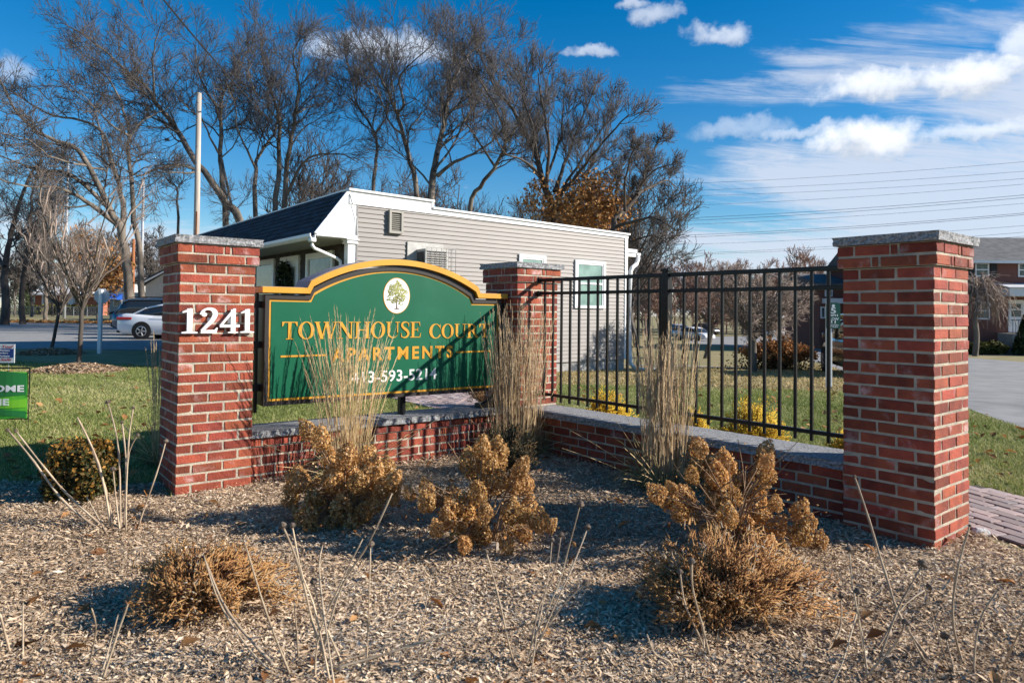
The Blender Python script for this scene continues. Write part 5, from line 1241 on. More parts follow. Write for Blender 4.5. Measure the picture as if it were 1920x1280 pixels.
OAK = [
    (limb([(1036,415),(1022,350),(1008,300),(985,250),(960,205),(932,170),(912,130),(890,80)], 38, 3, 1040), .34, .04, .25), (limb([(1024,350),(1030,280),(1022,220),(1012,170),(1010,135)], 38, -3), .16, .03, .15),
    (limb([(1040,360),(1062,300),(1080,250),(1102,200),(1115,160)], 38, 3), .17, .03, .15), (limb([(1042,380),(1080,330),(1120,280),(1160,235),(1178,215)], 38, -4), .16, .03, .15), (limb([(1046,395),(1100,345),(1150,305),(1190,275)], 38, 4), .14, .02, .15),
    (limb([(1018,330),(980,300),(945,285),(920,240)], 38, -4), .12, .02, .15), (limb([(1022,345),(1050,260),(1055,200),(1062,150)], 38, 4), .13, .02, .15), (limb([(1008,300),(1000,240),(980,180),(990,130)], 38, -2), .11, .02, .15), (limb([(1042,372),(1090,300),(1130,240),(1150,190)], 38, 2), .13, .02, .15)]
oak = bare_tree('broadest bare oak above the middle of the office roof, still holding brown leaves', OAK, 11, lv=(10, 7, 5, 4), lens=(2.0, 1.2, .75, .45), up=.3, bark='bark_dark')
r = np.random.default_rng(4)
def leaf_cloud(parent, cs, n, size, m, org):
    out = []
    for (px, py, Y, s) in cs:
        c = at(px, py, Y)-org; k = int(n*s*s); out.append(c+r.normal(0, .42*s, (k, 3)))
    C = np.concatenate(out); V, F_ = leaves(C, r.uniform(.6, 1.3, len(C))*size, r, aspect=1.5, fold=.35); o = npobj('leaves', V, F_, mt[m], parent, attr=np.repeat(r.uniform(0, 1, len(C)), 4)); o['kind'] = 'stuff'; return o
ob_ = np.array(oak.location)
leaf_cloud(oak, [(1030,380,38,1.3),(1060,390,37,1.5),(1090,395,37.5,1.7),(1120,380,37,1.8),(1140,365,37.5,1.4),(1105,360,38,1.2),(1075,405,36.8,1.4),(1130,405,37,1.6),(1000,385,38,1.0),(1150,395,37.2,1.2),(1010,345,38,.7),(1098,335,38,.8)], 170, .14, 'leaf_orange', ob_)
bare_tree('bare tree spreading past the right end of the office', [
    (limb([(1150,428),(1170,398),(1195,365),(1205,335),(1218,300),(1232,270),(1240,258)], 36, 2, 1140), .26, .04, .3), (limb([(1155,425),(1190,415),(1222,408),(1250,420),(1275,438)], 36, -3), .14, .02, .2), (limb([(1160,462),(1190,450),(1225,442),(1250,455),(1262,480)], 36, -2), .10, .02, .15),
    (limb([(1172,395),(1172,340),(1185,290),(1195,265)], 36, -3), .12, .02, .15), (limb([(1195,365),(1230,345),(1255,340),(1278,365)], 36, 3), .11, .02, .15), (limb([(1160,412),(1155,350),(1150,300)], 36, 3), .10, .02, .15), (limb([(1200,350),(1225,320),(1255,310)], 36, -2), .08, .02, .1)], 12, lv=(9, 7, 6, 4), lens=(1.15, .8, .55, .36), bark='bark_dark')
bare_tree('dark bare tree with two trunks at the left edge beyond the street', [
    (limb([(10,560),(8,500),(18,450),(30,400),(55,330),(80,300)], 48, 2, 8), .42, .08, .35), (limb([(40,560),(48,480),(58,420),(62,360),(80,290)], 50, -2, 42), .30, .06, .35), (limb([(8,500),(-20,440),(-30,380)], 48, 2), .2, .04, .2), (limb([(20,450),(50,430),(90,400),(130,390)], 48, -4), .12, .03, .2)], 13, lens=(2.8, 1.5, .9, .5), bark='bark_dark', group='bare trees beyond the left street')
bare_tree('small crooked bare tree in the gap left of the wooden pole', [(limb([(333,425),(333,370),(330,350),(315,340),(308,328)], 45, 2, 333), .14, .04, .4), (limb([(332,355),(345,330),(340,300)], 45, -2), .06, .02, .1)], 14, lv=(8, 5, 4, 3), lens=(1.5, .9, .6, .4), group='bare trees beyond the left street')
bare_tree('slender bare tree standing behind the left street, in front of the brick house', [(limb([(85,570),(86,500),(82,430),(80,380),(90,320)], 62, 0, 86), .28, .06, .3), (limb([(84,470),(60,430),(50,400)], 62, 0), .1, .03, .1), (limb([(83,450),(110,400),(120,370)], 62, 0), .1, .03, .1)], 15, lens=(3.0, 1.6, 1.0, .6), tw=.012, group='bare trees beyond the left street')
# young trees in the mulch rings on the left lawn
def young(label, px, py, Y, h, seed, spread=1.0, lean=0):
    b = np.array(gp(px, py)); r = np.random.default_rng(seed); t0 = np.array([b[0], b[1], 0.]); top = t0+np.array([lean, 0, h*.36])
    mains = [(np.array([t0, t0+(top-t0)*.5+[.01, 0, 0], top]), .062, .050, .9)]
    for k in range(9):
        a = k*2*PI/9+r.uniform(-.3, .3); e = top+np.array([math.cos(a)*spread*r.uniform(.6, 1), math.sin(a)*spread*r.uniform(.6, 1), h*r.uniform(.34, .60)]); m1 = top*.6+e*.4+np.array([math.cos(a), math.sin(a), 0])*.10
        mains.append((np.array([top-[0, 0, .1*(k % 3)], m1, e]), .030, .008, .12))
    return bare_tree(label, mains, seed, lv=(14, 4, 4, 2), lens=(.8, .45, .3, .2), up=.42, tw=.0026, twig='twig_pale', bark='bark_dark', group='young trees on the left lawn', name='young_tree', wig=.03)
young('young bare tree with a round crown in a mulch ring on the left lawn', 147, 692, 15.4, 3.9, 1, 1.15, .04)
young('second young bare tree, further back and left, near the street', 95, 662, 18.5, 3.6, 2, 1.05, .22)
for (px, py, sx, lb) in ((147, 696, .85, 'mulch mound round the nearer young tree'), (95, 663, .8, 'mulch mound round the farther young tree')):
    b = gp(px, py); nth = 24; mb = MB(); rr_ = random.Random(px); vs_ = [(0, 0, .14)]
    for ring, zz in ((.4, .11), (.75, .05), (1.0, -.01)):
        for k in range(nth): q = sx*ring*(1+rr_.uniform(-.08, .08)); vs_.append((q*math.cos(2*PI*k/nth), q*.9*math.sin(2*PI*k/nth), zz+rr_.uniform(-.03, .03)))
    fs_ = [(0, 1+k, 1+(k+1) % nth) for k in range(nth)]+[(1+ri*nth+k, 1+(ri+1)*nth+k, 1+(ri+1)*nth+(k+1) % nth, 1+ri*nth+(k+1) % nth) for ri in range(2) for k in range(nth)]
    o = mb.add(vs_, fs_).obj('mulch_mound', mt['mulch']); o.location = (b[0], b[1], float(gz(*b))); o['kind'] = 'structure'
    rq = np.random.default_rng(px); n_ = 2600; q_ = np.sqrt(rq.uniform(0, 1, n_))*1.06; a_ = rq.uniform(0, 2*PI, n_); zz_ = np.interp(q_, [0, .4, .75, 1.0, 1.1], [.14, .11, .05, .0, .0])+rq.uniform(0, .03, n_)
    V, F_ = leaves(np.stack([np.cos(a_)*q_*sx, np.sin(a_)*q_*sx*.9, zz_], 1), rq.uniform(.015, .045, n_), rq, N=np.array([0, 0, .9]), aspect=2.6, fold=.15); c_ = npobj('mound_chips', V, F_, mt['chip'], o, attr=np.repeat(rq.beta(2, 3, n_)*.8, 4)); c_['kind'] = 'stuff'
# crabapple behind the fence with a domed twiggy crown, and a leaning neighbour
def dome(label, px, py, seed, hw, h, trunk_h, r0, n=16, twig='twig_pale', lv=(12, 5, 5, 3), tw=.0055, lean=0.0, lens=(1.0, .62, .42, .28), up=.12, group='ornamental trees on the far lawn'):
    b = np.array(gp(px, py)); z = float(gz(*b)); r = np.random.default_rng(seed); t0 = np.array([b[0], b[1], z-.05]); top = np.array([b[0]+lean, b[1], z+trunk_h])
    mains = [(np.array([t0, (t0+top)/2+[.02, 0, 0], top]), r0, r0*.75, .95)]
    for k in range(n):
        a = 2*PI*k/n+r.uniform(-.25, .25); q = r.uniform(.45, 1.0); e = np.array([top[0]+math.cos(a)*hw*q, top[1]+math.sin(a)*hw*q, z+trunk_h+(h-trunk_h)*(1-.62*q**2)*r.uniform(.85, 1)])
        m1 = top*.55+e*.45+np.array([math.cos(a)*.12, math.sin(a)*.12, .10*h*(1-q)]); mains.append((np.array([top-[0, 0, r.uniform(0, .15)], m1, e]), r0*.42, .014, .15))
    return bare_tree(label, mains, seed, lv=lv, lens=lens, up=up, tw=tw, twig=twig, bark='bark', group=group, name='crabapple', wig=.09)
dome('wide domed bare crabapple seen through the right half of the fence', 1412, 697, 21, 1.6, 2.95, 1.0, .12, 22, lens=(.62, .42, .32, .22), up=.05)
dome('leaning bare tree left of the domed crabapple, seen through the fence', 1322, 672, 22, 1.35, 3.0, 1.5, .14, 14, 'twig_red', lean=.35, lens=(.62, .45, .34, .24), up=.03)
# weeping cherry by the townhouse and a dark shrub of dry flower heads
def weeping(label, px, py, seed):
    b = at(px, 600, 41.0)[:2]; z = float(gz(*b)); r = np.random.default_rng(seed); t0 = np.array([b[0], b[1], z]); t = thing('weeping_tree', label, 'tree', tuple(t0)); top = np.array([.15, 0, 3.0])
    V, F_ = tubes(spline([(0, 0, 0), (.10, 0, 1.2), (.02, 0, 2.2), (.15, 0, 3.0), (.3, 0, 3.7)], 14)[None], np.linspace(.17, .10, 14)[None], 8); npobj('trunk', V, F_, mt['bark'], t, smooth=True)
    n = 110; a = r.uniform(0, 2*PI, n); q = r.uniform(.5, 2.0, n); K = 7; s = np.linspace(0, 1, K); hh = r.uniform(.4, 1.5, n); dr = r.uniform(.8, 2.0, n)
    P = np.zeros((n, K, 3)); P[:, :, 0] = .25+np.cos(a)[:, None]*q[:, None]*s**.8; P[:, :, 1] = np.sin(a)[:, None]*q[:, None]*s**.8; P[:, :, 2] = 3.4+hh[:, None]*np.sin(s*PI*.8)*1.2-dr[:, None]*s**2.2; P += r.normal(0, .05, P.shape)
    c, rc_ = children_of(P, np.full((n, K), .02), 5, r, .25, 1, (.3, .8), (.25, .5), -.5, None, 4, .08, .6)
    V, F_ = join([tubes(P, np.linspace(.035, .012, K)[None]*np.ones((n, 1)), 3), tubes(c, np.maximum(rc_, .011), 3)]); npobj('crown', V, F_, mt['twig_pale'], t)
weeping('small weeping bare tree in front of the brick townhouse at the right edge', 1828, 661, 5)
# woods far behind: reads as one grey-brown mass
def woods(name, spots, seed, twig, hs_, thin=.026):
    r = np.random.default_rng(seed); kinds = []
    for k in range(5):
        b0 = np.zeros(3); mains = [(np.array([[0, 0, 0], [r.normal(0, .2), 0, 4], [r.normal(0, .5), r.normal(0, .5), 10.5]]), .22, .03, .25)]
        for j in range(5):
            a = r.uniform(0, 6.28); z = r.uniform(2.5, 6); mains.append((np.array([[0, 0, z], [math.cos(a)*1.2, math.sin(a)*1.2, z+1.8], [math.cos(a)*r.uniform(1.5, 3), math.sin(a)*r.uniform(1.5, 3), z+r.uniform(3, 5)]]), .09, .02, .1))
        tr, cr = tree_mesh(mains, seed*10+k, (9, 5, 4, 0), (2.6, 1.6, 1.1, .6), .25, thin, .06); kinds.append(join(tr+cr))
    Vs, Fs = [], {}
    off = 0
    for (x, y) in spots:
        V, Fq = kinds[int(r.integers(0, 5))]; s = r.uniform(*hs_); a = r.uniform(0, 6.28); c, sn = math.cos(a), math.sin(a)
        W = np.stack([(V[:, 0]*c-V[:, 1]*sn)*s, (V[:, 0]*sn+V[:, 1]*c)*s, V[:, 2]*s], 1)+np.array([x, y, float(gz(x, y))-.2]); Vs.append(W)
        for f in Fq: Fs.setdefault(f.shape[1], []).append(f+off)
        off += len(W)
    o = npobj(name, np.concatenate(Vs), [np.concatenate(f) for f in Fs.values()], mt[twig]); o['kind'] = 'stuff'; return o
r = np.random.default_rng(8)
sp = []
for k in range(44): Y = r.uniform(95, 150); sp.append((Y*r.uniform(.10, .62), Y))
woods('far_woods', sp, 3, 'twig_red', (.75, 1.15))
sp = []
for k in range(46): Y = r.uniform(85, 170); sp.append((Y*r.uniform(-.80, -.25), Y))
woods('left_woods', sp, 5, 'twig', (.75, 1.2))
sp = []
for k in range(40): Y = r.uniform(50, 80); sp.append((Y*r.uniform(-.30, .20), Y))
woods('office_woods', sp, 6, 'twig', (.95, 1.3), .011)
# ------------------------------------------------------------------ poles and wires
def pole(name, label, cat, px, ytop, Y, r0, m, group=None, rust=False):
    p = at(px, ytop, Y); z = float(gz(p[0], p[1])); t = thing(name, label, cat, (p[0], p[1], z), 0, group)
    MB().tube([(0, 0, -.2), (.0, 0, (p[2]-z)*.5), (-.02, 0, p[2]-z)], [r0*1.18, r0, r0*.86], 12).obj('shaft', mt[m], t, smooth=True); return t, p, z
t, pp, pz = pole('utility_pole', 'weathered wooden utility pole behind the numbered pillar', 'pole', 374, 175, 33, .132, 'pole_wood')
H = pp[2]-pz
MB().box(.03, .09, -.175, -.145, 4.1, 5.9).obj('conduit_guard', mt['rust'], t)
m = MB()
for z in (.08, .5, .9, 2.6, 3.4): m.tube([(0, -.16, H-z), (0, .16, H-z)], .018, 5)
m.obj('bolts', mt['ac_dark'], t)
b = MB(); b.tube([(-.1, 0, H-1.5), (-.55, -.05, H-1.75)], .03, 6); b.box(-1.60, -1.42, -.05, .05, H-2.30, H-2.20).box(-.98, -.84, -.05, .05, H-2.10, H-1.99); b.tube([(-.55, 0, H-1.75), (-1.6, 0, H-2.24)], .014, 5); b.obj('insulator_bracket', mt['wire'], t)
def wire(name, label, P0, P1, sag, r0, m='wire', group=None, cat='cable'):
    P0, P1 = np.array(P0), np.array(P1); s = np.linspace(0, 1, 18)[:, None]; Q = P0+(P1-P0)*s; Q[:, 2] -= sag*4*(s[:, 0]*(1-s[:, 0])); o = MB().tube(Q-P0, r0, 5).obj(name, mt[m]); o.location = P0; tag(o, label, cat, group); return o
wire('cable', 'thin cable running left from the wooden pole through the bare trees', pp+np.array([-1.6, 0, -2.24]), at(-60, 262, 36), .9, .014)
wire('cable', 'dark cable slanting down from the top edge of the photo past the wooden pole', at(250, -70, 20), at(545, 262, 46), .3, .034)
for px, yt, Y, lb in ((269.5, 338, 75, 'slim grey steel mast right of the slim bare tree'), (128, 305, 80, 'pale steel mast between the young trees at the left')):
    t, q, z = pole('steel_mast', lb, 'mast', px, yt, Y, .14, 'steel', 'steel transmission masts'); m = MB()
    for k in range(3): m.tube([(0, 0, q[2]-z-.6-2.6*k), (-1.0, 0, q[2]-z-.35-2.6*k)], .05, 5)
    m.obj('arm', mt['steel'], t)
t, q, z = pole('wooden_post', 'short reddish wooden pole between the two trunks at the street', 'pole', 251, 448, 70, .16, 'rust')
WR = [((1260,345),(1960,300)),((1260,358),(1960,318)),((1260,368),(1960,332)),((1260,386),(1960,342)),((1255,410),(1960,362)),((1255,415),(1960,367)),((1255,422),(1960,378)),((1255,442),(1960,396)),((1255,446),(1960,399)),((1250,459),(1960,420)),((1240,477),(1960,432)),((1240,478.5),(1960,440))]
nm = ['uppermost', 'second', 'third', 'fourth', 'fifth', 'sixth', 'seventh', 'eighth', 'ninth', 'tenth', 'eleventh', 'lowest']
for k, (a, c) in enumerate(WR):
    wire('power_line', f'{nm[k]} power line in the sky between the bare trees and the right pillar' if k not in (0, 11) else f'{nm[k]} of the power lines crossing the sky at the right', at(a[0], a[1], 150), at(c[0], c[1], 110), .5, .034 if k in (4, 5, 7, 8) else .024, 'wire_far', 'power lines at the right', 'power line')

# ------------------------------------------------------------------ signs
def yard_sign(label, px0, px1, py0, py1, Y, yaw): pass
# welcome sign at the left edge
p0 = at(56, 690, 6.9); zt = p0[2]; t = thing('yard_sign', 'green welcome home banner in a black wire frame at the left edge', 'yard sign', (p0[0], p0[1], 0), R(6), None)
W_ = .86; m = MB(); m.tube([(0, 0, -.1), (0, 0, zt), (-W_, 0, zt), (-W_, 0, -.1)], .011, 6); m.tube([(0, 0, .16), (-W_, 0, .16)], .007, 6)
m.obj('frame', mt['fence_black'], t)
zb = at(56, 782, 6.9)[2]
fa = MB(); nxs = 12
A = [(-W_+.03+(W_-.045)*k/nxs, zt-.035+.004*math.sin(k)) for k in range(nxs+1)]; Bq = [(x, zb+.01*math.sin(k*1.3)-.012*k/nxs) for k, (x, z) in enumerate(A)]
fa.strip(Bq, A, lambda a, b, d: (a, d+.012*math.sin(a*9), b), -.004, .004); fo_ = fa.obj('banner', mt['yard_green'], t)
fy = lambda a, b, d: (a, -.005+d+.012*math.sin(a*9), b)
hh = zt-zb
x_ = np.linspace(-W_+.04, -.022, 14)
for lo, hi, mm, dd in ((.42, .93, 'yard_green_dark', .0012), (.02, .24, 'yard_green_dark', .0012), (.24, .44, 'yard_lime', .0016)):
    MB().strip([(x, zb+hh*(lo+.05*math.sin((x+W_)*4+lo*9))) for x in x_], [(x, zb+hh*(hi+.07*math.sin((x+W_)*3.4+hi*7)-.04)) for x in x_], fy, 0, -dd).obj('swoosh', mt[mm], fo_)
fy2 = lambda a, b, d: (a, -.0068+d+.012*math.sin(a*9), b)
def xat(px): return (at(px, 720, 6.9)[0]-p0[0])
sans('WELCOME', fy2, xat(47)-.66, xat(47), at(47, 734, 6.9)[2], at(47, 722, 6.9)[2]+.002, .002, .03, 1.08).obj('lettering', mt['paper_white'], fo_)
sans('HOME', fy2, xat(22)-.36, xat(22), at(22, 759, 6.9)[2], at(22, 747, 6.9)[2]+.002, .002, .03, 1.08).obj('lettering', mt['paper_white'], fo_)
m = MB()
for z in (zb+.03, zb+.20, zt-.06): m.tube([(-.02, 0, z), (.0, -.012, z+.02), (-.008, .012, z+.04), (-.022, 0, z+.03)], .003, 4)
m.obj('tie', mt['wire'], t)
# thank-you sign behind it
q0 = at(28, 655, 13.5); z1 = at(28, 645, 13.5)[2]; z0 = at(28, 680, 13.5)[2]; t = thing('yard_sign', 'white and blue thank you sign with red script behind the green banner', 'yard sign', (q0[0], q0[1], 0), 0)
w2 = .62; MB().box(-w2, 0, -.004, .004, z0, z1).obj('panel', mt['paper_white'], t)
MB().box(-w2+.03, -.02, -.0075, -.0045, z0+(z1-z0)*.27, z0+(z1-z0)*.75).obj('blue_band', mt['print_blue'], t)
f5 = fnxz(-.005); f6 = fnxz(-.0078); hz_ = z1-z0
sans('Thank You!', f5, -w2+.06, -.03, z0+hz_*.78, z0+hz_*.95, .002, .02, 1, .35).obj('lettering', mt['print_red'], t)
sans('Stay Safe', f5, -w2+.08, -.06, z0+hz_*.05, z0+hz_*.24, .002, .02, 1, .35).obj('lettering', mt['print_red'], t)
for k, tx in enumerate(('Healthcare Workers', 'First Responders', 'Essential Workers')): sans(tx, f6, -w2+.05, -.10-.03*(k == 1), z0+hz_*(.61-.15*k), z0+hz_*(.71-.15*k), .0015, .02).obj('lettering', mt['paper_white'], t)
for xl in (-.12, -w2+.12): MB().tube([(xl, .006, -.1), (xl, .006, z0+.05)], .005, 5).obj('leg', mt['steel'], t)
# stop sign seen from the back
s0 = at(191, 555, 19.3); t = thing('stop_sign', 'grey back of an octagonal road sign on a white post at the street', 'road sign', (s0[0], s0[1], 0), R(4))
hw = at(205, 555, 19.3)[0]-s0[0]; oc_ = [(hw/math.cos(PI/8)*math.cos(PI/8+k*PI/4), s0[2]+hw/math.cos(PI/8)*math.sin(PI/8+k*PI/4)) for k in range(8)]
MB().prism(oc_, fnxz(0), -.004, .004).obj('plate', mt['sign_back'], t)
MB().box(-.045, .045, -.10, -.006, -.1, s0[2]+hw*.85, .006).obj('post', mt['white_trim'], t)
# speed sign
v0 = at(1556, 590, 13.2); g0 = float(gz(v0[0], v0[1])); t = thing('speed_sign', 'green five miles per hour slow sign on a white post beside the tan van', 'sign', (v0[0], v0[1], g0), 0)
zt_, zb_ = at(1556, 567, 13.2)[2]-g0, at(1556, 615.5, 13.2)[2]-g0; x0_, x1_ = at(1548, 590, 13.2)[0]-v0[0], at(1575, 590, 13.2)[0]-v0[0]
MB().box(-.045, .045, .0, .09, -.1, zt_-.02, .006).obj('post', mt['white_trim'], t)
x0_ = x1_-.27; mb = MB(); mb.prism([(x0_, zb_), (x1_, zb_), (x1_, zt_-.03), (x1_-.05, zt_), (x0_+.05, zt_), (x0_, zt_-.03)], fnxz(-.004), 0, -.012); pn_ = mb.obj('panel', mt['speed_green'], t)
cx_ = (x0_+x1_)/2; f7 = fnxz(-.0165); hh = zt_-zb_
MB().prism([(cx_+.030*math.cos(a), zt_-.065+.030*math.sin(a)) for a in np.linspace(0, 2*PI, 17)[:-1]], f7, 0, -.002).obj('emblem', mt['paper_white'], pn_)
for tx, w_, lo, hi in (('5', .10, .58, .80), ('MPH', .17, .46, .55), ('SLOW', .21, .31, .42), ('CHILDREN', .20, .10, .15), ('AT PLAY', .18, .03, .085)): sans(tx, f7, cx_-w_/2, cx_+w_/2, zb_+hh*lo, zb_+hh*hi, .002, .02).obj('lettering', mt['paper_white'], pn_)
m = MB()
for dx_ in (-.035, .03): m.lathe([(.002, -.012), (.011, -.006), (.011, .006), (.002, .012)], (cx_+dx_, -.017, zb_+hh*.275), 8); m.tube([(cx_+dx_-.02, -.017, zb_+hh*.18), (cx_+dx_, -.017, zb_+hh*.22), (cx_+dx_, -.017, zb_+hh*.26)], .005, 4); m.tube([(cx_+dx_+.02, -.017, zb_+hh*.18), (cx_+dx_, -.017, zb_+hh*.22), (cx_+dx_+.02, -.017, zb_+hh*.245)], .005, 4)
m.obj('children_symbol', mt['paper_white'], pn_)

# ------------------------------------------------------------------ vehicles
def car(name, label, cat, loc, yaw, L, Wd, body, cabin, belt, m, wheels, wr=.33, sill=.24, group=None, lamps=(), extra=None):
    """body: [(x, top z, bottom z, half width factor)], cabin: [(x, roof z, half width factor)] ; x runs rear (0) to front (L)"""
    t = thing(name, label, cat, loc, yaw, group); hw = Wd/2
    def loft(rows):
        n = len(rows[0]); vs = [p for row in rows for p in row]; fs = [(i*n+k, (i+1)*n+k, (i+1)*n+(k+1) % n, i*n+(k+1) % n) for i in range(len(rows)-1) for k in range(n)]
        fs += [tuple(range(n)), tuple(range(len(vs)-1, len(vs)-n-1, -1))]; return MB().add(vs, fs)
    rows = []
    for x, zt, zb, wf in body:
        w = hw*wf; h = zt-zb
        half = [(w*.90, zb), (w*.99, zb+h*.22), (w, zb+h*.55), (w*.965, zb+h*.84), (w*.90, zt-.015), (w*.62, zt+.012)]
        rows.append([(x, y, z) for y, z in half]+[(x, -y, z) for y, z in half[::-1]])
    b = loft(rows).obj('body', mt[m], t, smooth=True)
    rows = []
    for x, zr, wf in cabin:
        w = hw*wf; half = [(w, belt-.03), (w*.93, belt+(zr-belt)*.5), (w*.80, zr-.05), (w*.66, zr)]
        rows.append([(x, y, z) for y, z in half]+[(x, -y, z) for y, z in half[::-1]])
    loft(rows).obj('windows', mt['car_glass'], t, smooth=True)
    rr = [(x, zr, wf) for x, zr, wf in cabin if zr > max(c[1] for c in cabin)-.16]
    rows = []
    for x, zr, wf in rr:
        w = hw*wf; half = [(w*.86, zr-.07), (w*.82, zr-.02), (w*.60, zr+.022)]; rows.append([(x, y, z) for y, z in half]+[(x, -y, z) for y, z in half[::-1]])
    if len(rows) > 1: loft(rows).obj('roof', mt[m], t, smooth=True)
    for sd in (-1, 1):                            # window pillars follow the cabin edge
        q = [(x, sd*hw*wf*.885, zr-.04) for x, zr, wf in cabin]; lo = [(x, sd*hw*wf*1.0, belt-.02) for x, zr, wf in cabin]
        k = len(cabin)//2; x, zr, wf = cabin[k]
        for pth in ([lo[0]]+[(x, y*1.03, z) for x, y, z in q[0:2]], [(x, y*1.03, z) for x, y, z in q[-2:]]+[lo[-1]], [(x, sd*hw*wf*1.01, belt-.02), (x, sd*hw*wf*.95, belt+(zr-belt)*.5), (x, sd*hw*wf*.86, zr-.04)]):
            MB().tube(pth, .029, 5).obj('window_pillar', mt[m], t)
    for wx in wheels:
        for sd in (-1, 1):
            y = sd*(hw-.10); w = MB().lathe([(wr*.62, -.115), (wr*.93, -.11), (wr, -.07), (wr, .07), (wr*.93, .11), (wr*.62, .115)], (wx, y, wr), 22, (0, sd, 0)); wo_ = w.obj('wheel', mt['tyre'], t)
            rim = MB().lathe([(wr*.60, .06), (wr*.62, .118), (wr*.55, .122), (wr*.53, .085), (.001, .085)], (wx, y, wr), 22, (0, sd, 0))
            for k in range(5):
                a = 2*PI*k/5; c, s = math.cos(a), math.sin(a); rim.tube([(wx+.03*c, y+sd*.105, wr+.03*s), (wx+wr*.55*c, y+sd*.112, wr+wr*.55*s)], .028, 5)
            rim.obj('rim', mt['rim'], wo_)
            MB().lathe([(wr*1.13, -.05), (wr*1.13, .006), (wr*.9, .010)], (wx, sd*(hw+.0), wr+.02), 24, (0, sd, 0)).obj('wheel_arch', mt['tyre'], t)
    for nm_, x, y, z, sx, sy, sz, mm in lamps:
        for sd in (-1, 1): MB().box(x-sx/2, x+sx/2, sd*y-sy/2, sd*y+sy/2, z-sz/2, z+sz/2, min(sx, sy, sz)*.3).obj(nm_, mt[mm], t)
    if extra: extra(t, hw)
    return t
SED_B = [(0, .62, .42, .72), (.06, .98, .30, .86), (.30, 1.04, .22, .94), (.9, 1.02, .20, 1), (1.6, .97, .20, 1), (3.2, .96, .20, 1), (3.9, .88, .20, .98), (4.5, .78, .24, .92), (4.75, .66, .30, .80), (4.82, .52, .38, .70)]
SED_C = [(.55, 1.02, .84), (1.15, 1.32, .86), (1.75, 1.44, .88), (2.5, 1.45, .88), (3.0, 1.36, .87), (3.75, .95, .82)]
def sed_extra(t, hw):
    MB().box(.02, .30, -hw*.82, hw*.82, .26, .36, .02).obj('bumper', mt['tyre'], t)
    m = MB()
    for sd in (-1, 1): m.box(1.5, 3.6, sd*hw*1.0-.006, sd*hw*1.0+.006, .90, .915)
    m.obj('door_trim', mt['steel'], t)
wpx = at(290, 620, 29.0); cyaw = R(6)
# white sedan: rear at left, so the front runs towards +x
car('parked_car', 'white sedan parked at the street behind the numbered pillar', 'car', (at(236, 620, 29)[0], 28.9, 0), R(5), 4.82, 1.84, SED_B, SED_C, .96, 'car_white', (1.06, 3.86), .335, extra=sed_extra, group='parked vehicles',
    lamps=[('tail_light', .36, .82, .84, .62, .16, .12, 'lamp_red')])
SUV_B = [(0, .70, .46, .80), (.05, 1.02, .36, .92), (.3, 1.06, .30, .97), (1.0, 1.05, .28, 1), (3.2, 1.04, .28, 1), (3.8, 1.0, .30, .97), (4.5, .90, .34, .90), (4.68, .66, .42, .78)]
SUV_C = [(.10, 1.06, .88), (.42, 1.60, .86), (.75, 1.70, .88), (2.3, 1.72, .88), (2.8, 1.62, .87), (3.65, 1.04, .84)]
def suv_extra(t, hw):
    m = MB()
    for sd in (-1, 1): m.tube([(.7, sd*hw*.72, 1.745), (1.0, sd*hw*.72, 1.79), (2.2, sd*hw*.72, 1.79), (2.5, sd*hw*.72, 1.74)], .02, 5)
    m.obj('roof_rail', mt['tyre'], t); MB().box(-.04, .12, -hw*.85, hw*.85, .40, .60, .03).obj('bumper', mt['tyre'], t); MB().tube([(-.25, -.3, 1.02), (-.20, .3, 1.10)], .05, 6).obj('rear_rack', mt['tyre'], t)
car('parked_car', 'dark blue estate car parked just beyond the white sedan', 'car', (at(231, 610, 33)[0], 32.6, 0), R(8), 4.7, 1.86, SUV_B, SUV_C, 1.06, 'car_blue', (.95, 3.7), .36, extra=suv_extra, group='parked vehicles')
# tan minivan, front wheel showing left of the pillar
VAN_B = [(0, .9, .45, .9), (.1, 1.05, .32, .97), (1.0, 1.06, .28, 1), (3.0, 1.05, .28, 1), (3.9, 1.02, .28, .98), (4.6, .92, .30, .92), (4.95, .72, .36, .80), (5.05, .55, .42, .68)]
VAN_C = [(.06, 1.06, .92), (.35, 1.66, .90), (.8, 1.76, .90), (2.9, 1.76, .90), (3.3, 1.66, .88), (4.35, 1.02, .84)]
vp = gp(1549, 696); vyaw = R(77)
vl = Vector((vp[0], vp[1], float(gz(*vp)))); d = Vector((math.cos(vyaw), math.sin(vyaw), 0)); nv = Vector((-d.y, d.x, 0))
vl = vl-d*4.05*.9-nv*(.80)
vl.z = float(gz(vp[0], vp[1]))
van = car('parked_van', 'tan minivan partly hidden by the nearest brick pillar', 'van', tuple(vl), vyaw, 5.05, 1.95, VAN_B, VAN_C, 1.05, 'car_tan', (1.05, 4.05), .345, group='parked vehicles', lamps=[('headlight', 4.72, .72, .74, .35, .22, .16, 'lamp_clear')],
    extra=lambda t, hw: [MB().box(3.35, 3.48, sd*(hw+.08)-.08, sd*(hw+.08)+.08, 1.04, 1.18, .03).obj('mirror', mt['car_tan'], t) for sd in (-1, 1)])
van.scale = (.9, .9, .95)
def far_car(name, label, cat, px, py, yaw, B_, C_, belt, m, wh, wr=.33, L=4.8, W=1.84, lamps=()):
    p = gp(px, py); return car(name, label, cat, (p[0], p[1], float(gz(*p))), yaw, L, W, B_, C_, belt, m, wh, wr, group='parked vehicles', lamps=lamps)
far_car('parked_car', 'white car parked far off, seen left of the fence post', 'car', 1272, 637, R(-62), SED_B, SED_C, .96, 'car_white', (1.06, 3.86))
far_car('parked_car', 'silver car parked furthest left in the distant lot, behind the tall grass', 'car', 1251, 634, R(-68), SUV_B, SUV_C, 1.06, 'car_silver', (.95, 3.7))
